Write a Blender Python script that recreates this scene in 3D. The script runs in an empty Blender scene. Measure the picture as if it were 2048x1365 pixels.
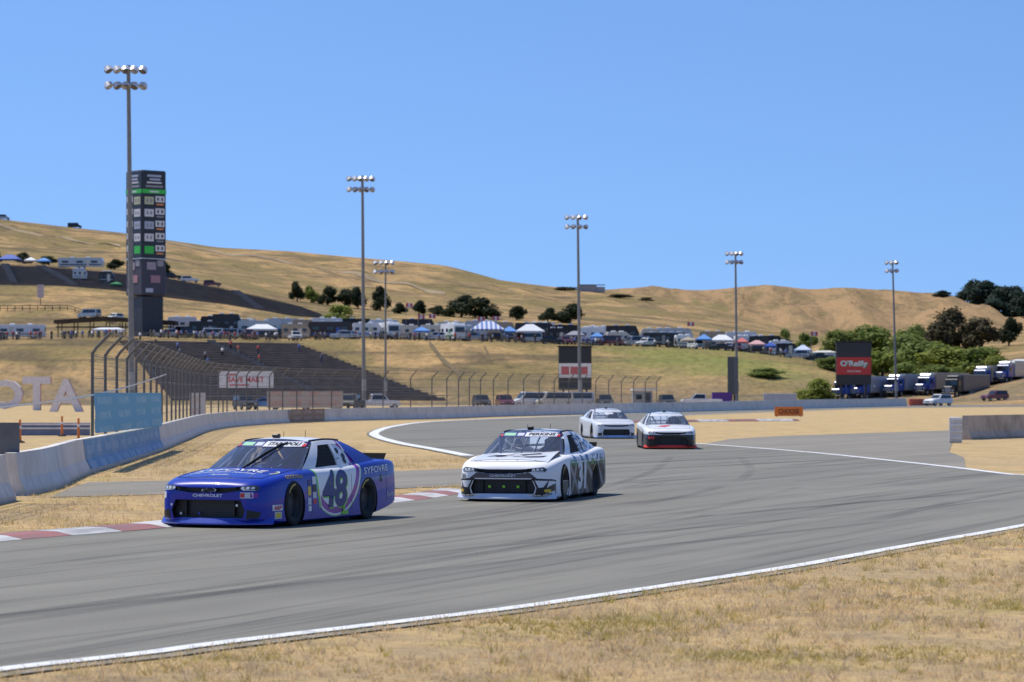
import bpy, bmesh, math, random
import numpy as np
from mathutils import Vector, Matrix, noise
from mathutils.bvhtree import BVHTree

scene = bpy.context.scene
COL = scene.collection
random.seed(7)
R = math.radians

# ------------------------------------------------------------------ camera
FPX, CU, HV, EYE = 5700.0, 1024.0, 786.0, 1.95      # focal length (px of a 2048 wide frame), centre column, horizon row, eye height
cam_data = bpy.data.cameras.new("camera")
cam = bpy.data.objects.new("camera", cam_data)
COL.objects.link(cam)
cam.location = (0, 0, EYE)
cam.rotation_euler = (R(90), 0, 0)
cam_data.sensor_width = 36.0
cam_data.lens = 36.0 * FPX / 2048.0
cam_data.shift_y = (HV - 682.5) / 2048.0
cam_data.clip_start = 0.5
cam_data.clip_end = 12000
cam_data.dof.use_dof = True
cam_data.dof.focus_distance = 45.0
cam_data.dof.aperture_fstop = 4.0
scene.camera = cam

# ------------------------------------------------------------------ sky and sun
SUN_EL = R(62)
SUN_AZ = math.atan2(-0.84, 0.54)      # from +Y clockwise: the sun stands left of and behind the track
world = bpy.data.worlds.new("World")
scene.world = world
world.use_nodes = True
wn = world.node_tree
wn.nodes.clear()
sky = wn.nodes.new("ShaderNodeTexSky")
sky.sky_type = 'NISHITA'
sky.sun_disc = False
sky.sun_elevation = SUN_EL
sky.sun_rotation = SUN_AZ
sky.air_density = 1.0
sky.dust_density = 0.25
sky.ozone_density = 2.5
sky.altitude = 100
tcw = wn.nodes.new("ShaderNodeTexCoord")
addv = wn.nodes.new("ShaderNodeVectorMath"); addv.operation = 'ADD'
addv.inputs[1].default_value = (0, 0, 0.13)
nrmv = wn.nodes.new("ShaderNodeVectorMath"); nrmv.operation = 'NORMALIZE'
tint = wn.nodes.new("ShaderNodeMix"); tint.data_type = 'RGBA'; tint.blend_type = 'MULTIPLY'
tint.inputs[0].default_value = 1.0
tint.inputs[7].default_value = (0.80, 1.0, 1.30, 1)
bg = wn.nodes.new("ShaderNodeBackground")
bg.inputs[1].default_value = 0.112
wo = wn.nodes.new("ShaderNodeOutputWorld")
wn.links.new(tcw.outputs['Generated'], addv.inputs[0])
wn.links.new(addv.outputs[0], nrmv.inputs[0])
wn.links.new(nrmv.outputs[0], sky.inputs[0])
wn.links.new(sky.outputs[0], tint.inputs[6])
wn.links.new(tint.outputs[2], bg.inputs[0])
wn.links.new(bg.outputs[0], wo.inputs[0])

sun_data = bpy.data.lights.new("sun", 'SUN')
sun_data.energy = 4.3
sun_data.angle = R(0.53)
sun_data.color = (1.0, 0.945, 0.85)
sun = bpy.data.objects.new("sun", sun_data)
COL.objects.link(sun)
sd = Vector((math.sin(SUN_AZ) * math.cos(SUN_EL), math.cos(SUN_AZ) * math.cos(SUN_EL), math.sin(SUN_EL)))
sun.rotation_euler = (-sd).to_track_quat('-Z', 'Y').to_euler()
sun.location = sd * 100

vs = scene.view_settings
vs.view_transform = 'Standard'
vs.look = 'None'
vs.exposure = 0.06
vs.gamma = 1.0
vs.use_curve_mapping = False

# ------------------------------------------------------------------ helpers
def P(u, v, d):
    return Vector(((u - CU) / FPX * d, d, EYE - (v - HV) / FPX * d))
def G(u, v, z=0.0):
    d = FPX * (EYE - z) / (v - HV)
    return Vector(((u - CU) / FPX * d, d, z))
def lerp(a, b, t):
    return a + (b - a) * t

def tag(o, label=None, cat=None, group=None, kind=None):
    if label: o["label"] = label
    if cat: o["category"] = cat
    if group: o["group"] = group
    if kind: o["kind"] = kind
    return o
def empty(name, loc=(0, 0, 0), rz=0.0, label=None, cat=None, group=None):
    o = bpy.data.objects.new(name, None)
    COL.objects.link(o)
    o.location = loc
    o.rotation_euler = (0, 0, rz)
    o.empty_display_size = 0.2
    return tag(o, label, cat, group)
def obj(name, mesh, parent=None, mats=None):
    o = bpy.data.objects.new(name, mesh)
    COL.objects.link(o)
    if parent is not None: o.parent = parent
    if mats is not None:
        if not isinstance(mats, (list, tuple)): mats = [mats]
        for i, m in enumerate(mats):
            if i < len(mesh.materials):
                if mesh.materials[i] != m:
                    o.material_slots[i].link = 'OBJECT'
                    o.material_slots[i].material = m
            else:
                mesh.materials.append(m)
    return o
def copy_tree(o, parent=None):
    c = o.copy()
    COL.objects.link(c)
    c.parent = parent
    for ch in o.children:
        copy_tree(ch, c)
    return c

class MB:
    """collects faces; build() links them as one mesh object"""
    def __init__(self):
        self.v, self.f, self.m = [], [], []
    def quad(self, pts, m=0):
        b = len(self.v)
        self.v += [tuple(p) for p in pts]
        self.f.append(tuple(range(b, b + len(pts)))); self.m.append(m)
        return self
    def box(self, c, s, rz=0.0, m=0, taper=1.0, mat=None, bev=0.0):
        cx, cy, cz = c; sx, sy, sz = s[0] / 2, s[1] / 2, s[2] / 2
        b = len(self.v)
        M = mat or Matrix.Rotation(rz, 3, 'Z')
        if bev > 0:
            # chamfered box: 24 verts
            pts = []
            for ix in (-1, 1):
                for iy in (-1, 1):
                    for iz in (-1, 1):
                        pts.append(((ix * (sx - bev), iy * (sy - bev), iz * sz)))
                        pts.append(((ix * (sx - bev), iy * sy, iz * (sz - bev))))
                        pts.append(((ix * sx, iy * (sy - bev), iz * (sz - bev))))
            bm = bmesh.new()
            for p in pts: bm.verts.new(p)
            bmesh.ops.convex_hull(bm, input=bm.verts)
            bm.verts.index_update()
            for vv in bm.verts:
                p = M @ vv.co
                self.v.append((p.x + cx, p.y + cy, p.z + cz))
            for ff in bm.faces:
                self.f.append(tuple(b + vv.index for vv in ff.verts)); self.m.append(m)
            bm.free()
            return self
        for dz in (-1, 1):
            t = taper if dz > 0 else 1.0
            for dx, dy in ((-1, -1), (1, -1), (1, 1), (-1, 1)):
                p = M @ Vector((dx * sx * t, dy * sy * t, dz * sz))
                self.v.append((p.x + cx, p.y + cy, p.z + cz))
        for f in ((3, 2, 1, 0), (4, 5, 6, 7), (0, 1, 5, 4), (1, 2, 6, 5), (2, 3, 7, 6), (3, 0, 4, 7)):
            self.f.append(tuple(b + i for i in f)); self.m.append(m)
        return self
    def tube(self, pts, r, n=8, m=0, r2=None, caps=True):
        pts = [Vector(p) for p in pts]
        rings = []
        for i, p in enumerate(pts):
            d = (pts[min(i + 1, len(pts) - 1)] - pts[max(i - 1, 0)]).normalized()
            a = Vector((0, 0, 1)) if abs(d.z) < 0.9 else Vector((1, 0, 0))
            x = d.cross(a).normalized(); y = d.cross(x)
            rr = r if r2 is None else lerp(r, r2, i / (len(pts) - 1))
            b = len(self.v)
            for k in range(n):
                q = p + (x * math.cos(2 * math.pi * k / n) + y * math.sin(2 * math.pi * k / n)) * rr
                self.v.append(tuple(q))
            rings.append(b)
        for i in range(len(pts) - 1):
            for k in range(n):
                a0, a1 = rings[i] + k, rings[i] + (k + 1) % n
                b0, b1 = rings[i + 1] + k, rings[i + 1] + (k + 1) % n
                self.f.append((a0, a1, b1, b0)); self.m.append(m)
        if caps:
            self.f.append(tuple(rings[0] + k for k in range(n))); self.m.append(m)
            self.f.append(tuple(rings[-1] + n - 1 - k for k in range(n))); self.m.append(m)
        return self
    def lathe(self, prof, axis='Z', n=24, c=(0, 0, 0), m=0):
        b = len(self.v)
        for (r, h) in prof:
            for k in range(n):
                a = 2 * math.pi * k / n
                x, y = r * math.cos(a), r * math.sin(a)
                p = (x, y, h) if axis == 'Z' else ((x, h, y) if axis == 'Y' else (h, x, y))
                self.v.append((p[0] + c[0], p[1] + c[1], p[2] + c[2]))
        for i in range(len(prof) - 1):
            for k in range(n):
                self.f.append((b + i * n + k, b + i * n + (k + 1) % n, b + (i + 1) * n + (k + 1) % n, b + (i + 1) * n + k)); self.m.append(m)
        return self
    def prism(self, poly, y0, y1, m=0, taper=None):
        """poly in (x,z), extruded along y from y0 to y1; taper(x,z)->y scale"""
        b = len(self.v); n = len(poly)
        for y in (y0, y1):
            for (x, z) in poly:
                s = taper(x, z) if taper else 1.0
                self.v.append((x, y * s, z))
        self.f.append(tuple(b + i for i in range(n))); self.m.append(m)
        self.f.append(tuple(b + n + n - 1 - i for i in range(n))); self.m.append(m)
        for i in range(n):
            j = (i + 1) % n
            self.f.append((b + j, b + i, b + n + i, b + n + j)); self.m.append(m)
        return self
    def grid(self, fn, nu, nv, m=0, flip=False):
        b = len(self.v)
        for j in range(nv + 1):
            for i in range(nu + 1):
                self.v.append(tuple(fn(i / nu, j / nv)))
        for j in range(nv):
            for i in range(nu):
                q = (b + j * (nu + 1) + i, b + j * (nu + 1) + i + 1, b + (j + 1) * (nu + 1) + i + 1, b + (j + 1) * (nu + 1) + i)
                self.f.append(q[::-1] if flip else q); self.m.append(m)
        return self
    def mesh(self, name, smooth=None, fix=False):
        me = bpy.data.meshes.new(name)
        me.from_pydata(self.v, [], self.f)
        me.polygons.foreach_set("material_index", self.m)
        if fix:
            bm = bmesh.new(); bm.from_mesh(me)
            bmesh.ops.recalc_face_normals(bm, faces=bm.faces)
            bm.to_mesh(me); bm.free()
        if smooth is not None:
            me.polygons.foreach_set("use_smooth", [True] * len(me.polygons))
            me.set_sharp_from_angle(angle=R(smooth))
        me.update()
        return me
    def build(self, name, mats, parent=None, smooth=None, fix=True):
        me = self.mesh(name, smooth, fix)
        if not isinstance(mats, (list, tuple)): mats = [mats]
        for mm in mats: me.materials.append(mm)
        o = bpy.data.objects.new(name, me)
        COL.objects.link(o)
        if parent is not None: o.parent = parent
        return o

# ------------------------------------------------------------------ materials
class NT:
    def __init__(self, name):
        self.mat = bpy.data.materials.new(name)
        self.mat.use_nodes = True
        self.nt = self.mat.node_tree
        self.bsdf = self.nt.nodes["Principled BSDF"]
        self.out = self.nt.nodes["Material Output"]
        self._co = None
    def node(self, t, **kw):
        n = self.nt.nodes.new(t)
        for k, v in kw.items(): setattr(n, k, v)
        return n
    def link(self, a, b): self.nt.links.new(a, b)
    def put(self, sock, val):
        if isinstance(val, bpy.types.NodeSocket): self.link(val, sock)
        else: sock.default_value = val
    def coords(self):
        if self._co is None:
            self._co = self.node("ShaderNodeTexCoord").outputs['Object']
        return self._co
    def xyz(self, vec=None):
        s = self.node("ShaderNodeSeparateXYZ"); self.link(vec or self.coords(), s.inputs[0])
        return s.outputs[0], s.outputs[1], s.outputs[2]
    def math(self, op, a, b=None, c=None, clamp=False):
        n = self.node("ShaderNodeMath", operation=op, use_clamp=clamp)
        self.put(n.inputs[0], a)
        if b is not None: self.put(n.inputs[1], b)
        if c is not None: self.put(n.inputs[2], c)
        return n.outputs[0]
    def between(self, x, a, b):
        return self.math('MULTIPLY', self.math('GREATER_THAN', x, a), self.math('LESS_THAN', x, b))
    def noise(self, scale, detail=4, rough=0.55, vec=None, stretch=None, rot=None, dist=0.0):
        n = self.node("ShaderNodeTexNoise")
        n.inputs['Scale'].default_value = scale
        n.inputs['Detail'].default_value = detail
        n.inputs['Roughness'].default_value = rough
        n.inputs['Distortion'].default_value = dist
        v = vec or self.coords()
        if stretch or rot:
            mp = self.node("ShaderNodeMapping")
            if rot: mp.inputs['Rotation'].default_value = rot
            self.link(v, mp.inputs[0]); v = mp.outputs[0]
            if stretch:
                m2 = self.node("ShaderNodeMapping")
                m2.inputs['Scale'].default_value = stretch
                self.link(v, m2.inputs[0]); v = m2.outputs[0]
        self.link(v, n.inputs['Vector'])
        return n.outputs[0]
    def ramp(self, fac, stops, interp='LINEAR'):
        n = self.node("ShaderNodeValToRGB")
        n.color_ramp.interpolation = interp
        while len(n.color_ramp.elements) < len(stops): n.color_ramp.elements.new(0.5)
        for e, (p, c) in zip(n.color_ramp.elements, stops):
            e.position = p
            e.color = (c[0], c[1], c[2], 1) if len(c) == 3 else c
        self.link(fac, n.inputs[0])
        return n.outputs[0]
    def maprange(self, x, a, b, c=0.0, d=1.0):
        n = self.node("ShaderNodeMapRange"); n.clamp = True
        self.put(n.inputs[0], x)
        for i, vv in enumerate((a, b, c, d)): n.inputs[i + 1].default_value = vv
        return n.outputs[0]
    def mix(self, fac, a, b, mode='MIX'):
        n = self.node("ShaderNodeMix", data_type='RGBA', blend_type=mode)
        self.put(n.inputs[0], fac)
        for i, val in ((6, a), (7, b)):
            if isinstance(val, bpy.types.NodeSocket): self.link(val, n.inputs[i])
            else: n.inputs[i].default_value = (val[0], val[1], val[2], 1)
        return n.outputs[2]
    def bump(self, h, strength=0.3, dist=0.02):
        n = self.node("ShaderNodeBump")
        n.inputs['Strength'].default_value = strength
        n.inputs['Distance'].default_value = dist
        self.link(h, n.inputs['Height'])
        self.link(n.outputs[0], self.bsdf.inputs['Normal'])
    def color(self, c):
        if isinstance(c, bpy.types.NodeSocket): self.link(c, self.bsdf.inputs['Base Color'])
        else: self.bsdf.inputs['Base Color'].default_value = (c[0], c[1], c[2], 1)
    def set(self, **kw):
        for k, v in kw.items():
            self.put(self.bsdf.inputs[k.replace('_', ' ')], v)
        return self

_mc = {}
def plain(name, c, rough=0.6, var=0.12, scale=3.0, metal=0.0, coat=0.0, spec=0.5):
    """a plain painted or cloth surface with a little uneven tone"""
    if name in _mc: return _mc[name]
    t = NT(name)
    n = t.noise(scale, 3)
    lo = tuple(x * (1 - var) for x in c); hi = tuple(min(1, x * (1 + var)) for x in c)
    t.color(t.ramp(n, [(0.3, lo), (0.7, hi)]))
    t.set(Roughness=rough, Metallic=metal)
    t.bsdf.inputs['Coat Weight'].default_value = coat
    t.bsdf.inputs['Coat Roughness'].default_value = 0.04
    t.bsdf.inputs['Specular IOR Level'].default_value = spec
    _mc[name] = t.mat
    return t.mat

M_white = plain("white_paint", (0.76, 0.76, 0.76), 0.45)
M_offwhite = plain("cream_paint", (0.66, 0.62, 0.52), 0.5)
M_grey = plain("grey_paint", (0.32, 0.33, 0.34), 0.5)
M_dark = plain("charcoal_paint", (0.03, 0.032, 0.036), 0.5)
M_black = plain("black_plastic", (0.012, 0.012, 0.013), 0.45)
M_rubber = plain("tyre_rubber", (0.014, 0.014, 0.014), 0.8)
M_glass = plain("dark_glass", (0.015, 0.02, 0.025), 0.08, spec=0.8)
M_steel = plain("galvanised_steel", (0.30, 0.31, 0.32), 0.5, metal=0.2)
M_polesteel = plain("weathered_pole_steel", (0.21, 0.22, 0.225), 0.6, metal=0.15)
M_blue = plain("blue_paint", (0.03, 0.09, 0.42), 0.4, coat=0.3)
M_lightblue = plain("light_blue_cloth", (0.10, 0.28, 0.62), 0.7)
M_red = plain("red_paint", (0.55, 0.04, 0.035), 0.45)
M_maroon = plain("maroon_paint", (0.16, 0.02, 0.03), 0.3, coat=0.5)
M_tan = plain("tan_paint", (0.42, 0.35, 0.25), 0.6)
M_pink = plain("faded_pink_cloth", (0.62, 0.36, 0.34), 0.8)
M_green = plain("green_cloth", (0.03, 0.22, 0.08), 0.8)
M_purple = plain("purple_panel", (0.08, 0.03, 0.25), 0.6)
M_orange = plain("orange_panel", (0.72, 0.20, 0.03), 0.6)
M_silver = plain("silver_paint", (0.45, 0.46, 0.47), 0.3, metal=0.4, coat=0.4)

# ------------------------------------------------------------------ terrain shape
U = [-700, -300, 0, 120, 240, 330, 450, 590, 720, 890, 1000, 1150, 1300, 1480, 1640, 1750, 1870, 1960, 2048, 2300, 2700]
def vz(d, vals):
    return d, [EYE - (v - HV) / FPX * d for v in vals]
RINGS = [
    (430, [-0.25] * len(U)),
    vz(500, [809, 809, 809, 809, 809, 809, 809, 809, 809, 809, 809, 809, 809, 809, 808, 806, 801, 786, 768, 735, 700]),
    vz(556, [690, 686, 681, 679, 676, 677, 680, 682, 679, 683, 685, 691, 694, 704, 724, 752, 764, 760, 745, 715, 690]),
    vz(600, [686, 682, 677, 674, 671, 672, 675, 678, 676, 680, 682, 689, 693, 703, 722, 741, 745, 735, 716, 700, 680]),
    vz(680, [577, 575, 573, 574, 584, 598, 611, 634, 642, 648, 652, 662, 672, 690, 703, 716, 716, 705, 698, 690, 680]),
    vz(730, [526, 528, 531, 537, 548, 557, 579, 616, 628, 636, 641, 650, 660, 680, 697, 708, 706, 694, 688, 680, 672]),
    vz(790, [519, 521, 523, 529, 537, 546, 567, 597, 612, 622, 628, 637, 648, 668, 688, 700, 697, 684, 676, 670, 664]),
    vz(950, [470, 478, 484, 493, 502, 513, 531, 550, 562, 580, 592, 604, 616, 645, 676, 690, 690, 676, 668, 662, 656]),
    vz(1100, [400, 424, 438, 453, 465, 480, 495, 505, 516, 531, 561, 579, 590, 630, 672, 690, 690, 676, 668, 662, 656]),
    vz(1350, [470, 490, 500, 515, 525, 535, 545, 560, 575, 600, 620, 640, 660, 690, 710, 720, 720, 710, 700, 690, 690]),
]
def ring_z(i, u): return float(np.interp(u, U, RINGS[i][1]))
def terr(u, d):
    for i in range(len(RINGS) - 1):
        if d <= RINGS[i + 1][0] or i == len(RINGS) - 2:
            t = (d - RINGS[i][0]) / (RINGS[i + 1][0] - RINGS[i][0])
            t = max(0, min(1, t))
            if RINGS[i][0] in (430,): t = t * t
            z = lerp(ring_z(i, u), ring_z(i + 1, u), t)
            if d > 790:
                X = (u - CU) / FPX * d
                a = min(1, (d - 790) / 150)
                z += a * (1 - .8 * max(0, 1 - abs(d - 1100) / 70)) * (3.0 * noise.noise((X * 0.03, d * 0.010, 0)) + 1.6 * noise.noise((X * 0.10, d * 0.03, 5)) * (1 - .6 * max(0, 1 - abs(d - 1100) / 60)))
            return z
def T(u, d, dz=0.0):
    return Vector(((u - CU) / FPX * d, d, terr(u, d) + dz))

def skin_mesh(name, us, ds, zf):
    mb = MB()
    for d in ds:
        for u in us: mb.v.append(((u - CU) / FPX * d, d, zf(u, d)))
    n = len(us)
    for j in range(len(ds) - 1):
        for i in range(n - 1):
            mb.f.append((j * n + i, j * n + i + 1, (j + 1) * n + i + 1, (j + 1) * n + i)); mb.m.append(0)
    return mb.mesh(name, 60)

# ------------------------------------------------------------------ ground materials
def grass_material(name, near=True):
    t = NT(name)
    if near:
        big = t.noise(0.18, 5, 0.6)
        mid = t.noise(1.1, 5, 0.65, stretch=(0.6, 1.0, 1), rot=(0, 0, 0.5))
        fine = t.noise(9.0, 6, 0.75, stretch=(0.7, 1.2, 1))
        c = t.ramp(mid, [(0.28, (0.29, 0.215, 0.13)), (0.43, (0.46, 0.335, 0.185)), (0.55, (0.57, 0.405, 0.20)), (0.72, (0.66, 0.47, 0.22))])
        olive = t.ramp(t.noise(0.55, 5, 0.6, dist=0.5), [(0.52, (0, 0, 0)), (0.66, (1, 1, 1))])
        c = t.mix(t.math('MULTIPLY', olive, 0.55), c, (0.40, 0.325, 0.10))
        green = t.ramp(t.noise(2.6, 4, 0.6), [(0.66, (0, 0, 0)), (0.76, (1, 1, 1))])
        c = t.mix(t.math('MULTIPLY', green, 0.6), c, (0.13, 0.15, 0.045))
        bare = t.ramp(big, [(0.5, (0, 0, 0)), (0.64, (1, 1, 1))])
        c = t.mix(t.math('MULTIPLY', bare, 0.6), c, (0.45, 0.335, 0.195))
        c = t.mix(1.0, c, t.ramp(fine, [(0.25, (0.55, 0.54, 0.52)), (0.5, (0.97, 0.97, 0.97)), (0.75, (1.25, 1.23, 1.18))]), 'MULTIPLY')
        t.bump(t.noise(14, 6, 0.8), 0.7, 0.05)
    else:
        big = t.noise(0.014, 5, 0.6, stretch=(2.2, 1.3, 2.0), dist=0.8)
        mid = t.noise(0.05, 6, 0.65, stretch=(1.5, 0.8, 2.5), dist=0.5)
        fine = t.noise(0.7, 6, 0.75, stretch=(1.2, 0.6, 2.0))
        c = t.ramp(mid, [(0.32, (0.16, 0.115, 0.060)), (0.44, (0.29, 0.200, 0.098)), (0.56, (0.43, 0.280, 0.125)), (0.70, (0.54, 0.350, 0.155))])
        olive = t.ramp(big, [(0.46, (0, 0, 0)), (0.56, (1, 1, 1))])
        c = t.mix(t.math('MULTIPLY', olive, 0.8), c, (0.225, 0.175, 0.070))
        track = t.ramp(t.noise(0.02, 3, 0.5, stretch=(0.25, 1.2, 3.5), dist=0.8), [(0.475, (0, 0, 0)), (0.492, (1, 1, 1)), (0.508, (1, 1, 1)), (0.525, (0, 0, 0))])
        c = t.mix(t.math('MULTIPLY', track, 0.7), c, (0.125, 0.098, 0.06))
        scrub = t.ramp(t.noise(0.11, 5, 0.7, stretch=(1.8, 0.6, 2.0)), [(0.60, (0, 0, 0)), (0.68, (1, 1, 1))])
        c = t.mix(t.math('MULTIPLY', scrub, 0.65), c, (0.10, 0.09, 0.045))
        # watered green turf on the middle of the spectator bank
        x, y, z = t.xyz()
        mx = t.math('MULTIPLY', t.maprange(x, 12, 26), t.maprange(x, 66, 50))
        my = t.math('MULTIPLY', t.maprange(y, 515, 530), t.maprange(y, 585, 570))
        gm = t.math('MULTIPLY', t.math('MULTIPLY', mx, my), t.maprange(t.noise(0.09, 4, 0.6, stretch=(0.4, 1, 2)), 0.36, 0.56))
        c = t.mix(t.math('MULTIPLY', gm, 0.8), c, (0.225, 0.235, 0.065))
        # brown right-hand hill
        rm = t.math('MULTIPLY', t.maprange(y, 1110, 1180), 0.55)
        c = t.mix(rm, c, (0.24, 0.162, 0.088))
        gl = t.math('MULTIPLY', t.maprange(y, 1110, 1160), t.ramp(t.noise(0.016, 5, 0.65, stretch=(5.0, 0.6, 1), rot=(0, 0, 0.06), dist=1.2), [(0.44, (0, 0, 0)), (0.56, (1, 1, 1))]))  # gully shading put into the colour: pale slopes and dark streaks
        c = t.mix(t.math('MULTIPLY', gl, 0.75), c, (0.40, 0.255, 0.125))
        g2 = t.math('MULTIPLY', t.maprange(y, 1110, 1160), t.ramp(t.noise(0.030, 5, 0.7, stretch=(4.0, 0.5, 1), rot=(0, 0, -0.05), dist=1.0), [(0.58, (0, 0, 0)), (0.66, (1, 1, 1))]))
        c = t.mix(t.math('MULTIPLY', g2, 0.7), c, (0.14, 0.105, 0.055))
        g3 = t.math('MULTIPLY', t.maprange(y, 1110, 1160), t.ramp(t.noise(0.011, 3, 0.6, stretch=(5, 1, 1), dist=0.6), [(0.60, (0, 0, 0)), (0.68, (1, 1, 1))]))
        c = t.mix(t.math('MULTIPLY', g3, 0.6), c, (0.19, 0.175, 0.06))
        # worn grey-brown foot of the bank
        fm = t.math('MULTIPLY', t.maprange(y, 535, 505), t.math('MULTIPLY', t.maprange(t.noise(0.12, 4, 0.6, stretch=(0.5, 1, 2)), 0.35, 0.6), 0.6))
        c = t.mix(fm, c, (0.205, 0.165, 0.115))
        c = t.mix(1.0, c, t.ramp(fine, [(0.25, (0.5, 0.5, 0.48)), (0.5, (0.97, 0.97, 0.97)), (0.75, (1.3, 1.28, 1.22))]), 'MULTIPLY')
        t.bump(t.noise(0.5, 5, 0.7, stretch=(0.6, 1, 2)), 0.8, 0.7)
    t.color(c)
    t.set(Roughness=0.95)
    t.bsdf.inputs['Specular IOR Level'].default_value = 0.1
    return t.mat
M_grass = grass_material("dry_grass_ground", True)
M_hill = grass_material("dry_grass_hills", False)

def asphalt_material(name, base, streak=1.0):
    t = NT(name)
    ang = R(24)
    fine = t.noise(45, 3, 0.7)
    blot = t.noise(0.35, 5, 0.6)
    st = t.noise(0.9, 4, 0.6, stretch=(1.0, 0.035, 1), rot=(0, 0, ang))
    st2 = t.noise(3.5, 3, 0.6, stretch=(1.0, 0.02, 1), rot=(0, 0, ang - 0.05))
    st3 = t.noise(1.6, 2, 0.5, stretch=(1.0, 0.012, 1), rot=(0, 0, ang + 0.10))
    c = t.ramp(blot, [(0.3, tuple(x * 0.92 for x in base)), (0.7, tuple(x * 1.07 for x in base))])
    c = t.mix(1.0, c, t.ramp(st, [(0.3, (0.82, 0.82, 0.83)), (0.6, (1.05, 1.05, 1.04))]), 'MULTIPLY')
    if streak > 0:
        c = t.mix(0.9 * streak, c, t.ramp(st2, [(0.34, (0.62, 0.62, 0.63)), (0.48, (1, 1, 1))]), 'MULTIPLY')
        c = t.mix(0.9 * streak, c, t.ramp(st3, [(0.34, (0.52, 0.52, 0.53)), (0.41, (1, 1, 1))]), 'MULTIPLY')
    c = t.mix(1.0, c, t.ramp(fine, [(0.3, (0.82, 0.82, 0.82)), (0.7, (1.16, 1.16, 1.16))]), 'MULTIPLY')
    t.color(c)
    t.set(Roughness=0.82)
    t.bsdf.inputs['Specular IOR Level'].default_value = 0.3
    t.bump(fine, 0.25, 0.006)
    return t.mat
M_asphalt = asphalt_material("worn_asphalt", (0.208, 0.196, 0.160))
M_runoff = asphalt_material("pale_runoff_asphalt", (0.245, 0.222, 0.178), 0.2)

def line_paint(name, c):
    t = NT(name)
    n = t.noise(5, 5, 0.7, stretch=(1, 0.4, 1))
    t.color(t.ramp(n, [(0.30, tuple(x * 0.45 for x in c)), (0.46, c)]))
    t.set(Roughness=0.7)
    return t.mat
M_line = line_paint("white_line_paint", (0.74, 0.74, 0.73))

def smudged(name, c, dark):
    t = NT(name)
    n = t.noise(2.2, 5, 0.65, stretch=(1.4, 0.25, 1), rot=(0, 0, R(22)))
    cc = t.ramp(n, [(0.36, dark), (0.62, c)])
    f = t.noise(20, 4, 0.7)
    t.color(t.mix(0.8, cc, t.ramp(f, [(0.3, (0.8, 0.8, 0.8)), (0.7, (1.1, 1.1, 1.1))]), 'MULTIPLY'))
    t.set(Roughness=0.75)
    return t.mat
M_kerb_red = smudged("rubber_stained_red_kerb", (0.36, 0.135, 0.125), (0.19, 0.13, 0.125))
M_kerb_white = smudged("rubber_stained_white_kerb", (0.66, 0.65, 0.63), (0.34, 0.33, 0.33))

# ------------------------------------------------------------------ ground, hills
mb = MB()
xs = [-7000, -300, -60, -30, 0, 30, 60, 120, 300, 7000]
ys = [-200, 0, 30, 60, 120, 250, 445, 520, 9000]
for y in ys:
    for x in xs: mb.v.append((x, y, -0.02 if y < 500 else -1.0))
for j in range(len(ys) - 1):
    for i in range(len(xs) - 1):
        a = j * len(xs) + i
        mb.f.append((a, a + 1, a + 1 + len(xs), a + len(xs))); mb.m.append(0)
tag(mb.build("ground", M_grass, fix=False), kind="structure")

us = list(range(-700, 2701, 17))
ds = []
for a, b in zip([r[0] for r in RINGS][:-1], [r[0] for r in RINGS][1:]):
    n = 5 if b < 800 else 10
    ds += [lerp(a, b, k / n) for k in range(n)]
ds.append(RINGS[-1][0])
o = obj("hillside", skin_mesh("hillside", us, ds, terr), None, M_hill)
tag(o, kind="structure")

BU = [600, 900, 1000, 1100, 1240, 1330, 1420, 1450, 1480, 1530, 1640, 1750, 1860, 1900, 1940, 1980, 2048, 2200, 2700]
BV = [640, 610, 592, 583, 577, 577, 581, 577, 573, 573, 576, 579, 585, 591, 604, 618, 640, 668, 690]
BR = [(1120, [705] * len(BU)), (1220, [670 + 0.25 * (v - 580) for v in BV]), (1400, [620 + 0.55 * (v - 580) for v in BV]), (1600, BV), (1900, [v + 90 for v in BV])]
def back_z(u, d):
    for i in range(len(BR) - 1):
        if d <= BR[i + 1][0]:
            t = (d - BR[i][0]) / (BR[i + 1][0] - BR[i][0])
            z0 = EYE - (float(np.interp(u, BU, BR[i][1])) - HV) / FPX * BR[i][0]
            z1 = EYE - (float(np.interp(u, BU, BR[i + 1][1])) - HV) / FPX * BR[i + 1][0]
            X = (u - CU) / FPX * d
            a = 1.0 - max(0, 1 - abs(d - 1600) / 80) * 0.85
            return lerp(z0, z1, t) + a * (8.0 * noise.noise((X * 0.045, d * 0.005, 9)) + 3.5 * noise.noise((X * 0.13, d * 0.016, 3)))
def TB(u, d): return Vector(((u - CU) / FPX * d, d, back_z(u, d)))
ds = [1120 + 20 * k for k in range(40)]
tag(obj("far_hill", skin_mesh("far_hill", list(range(600, 2701, 15)), ds[:39] + [1899], back_z), None, M_hill), kind="structure")

# ------------------------------------------------------------------ track
def catmull(pts, n=8):
    out = []
    pts = [Vector(p) for p in pts]
    for i in range(len(pts) - 1):
        p0 = pts[max(i - 1, 0)]; p1 = pts[i]; p2 = pts[i + 1]; p3 = pts[min(i + 2, len(pts) - 1)]
        for k in range(n):
            t = k / n
            out.append(0.5 * ((2 * p1) + (p2 - p0) * t + (2 * p0 - 5 * p1 + 4 * p2 - p3) * t * t + (3 * p1 - p0 - 3 * p2 + p3) * t ** 3))
    out.append(pts[-1])
    return out
def gp(pix): return [G(u, v) for (u, v) in pix]
near_edge = catmull([G(-520, 1420)] + gp([(0, 1344), (297, 1310), (500, 1283), (1000, 1223), (1200, 1195), (1407, 1164), (1614, 1132), (1821, 1094), (2048, 1054)]) + [Vector((10.7, 49.3, 0)), Vector((12.7, 56.5, 0)), Vector((13.1, 62.5, 0))] + gp([(2048, 950)]))
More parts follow.
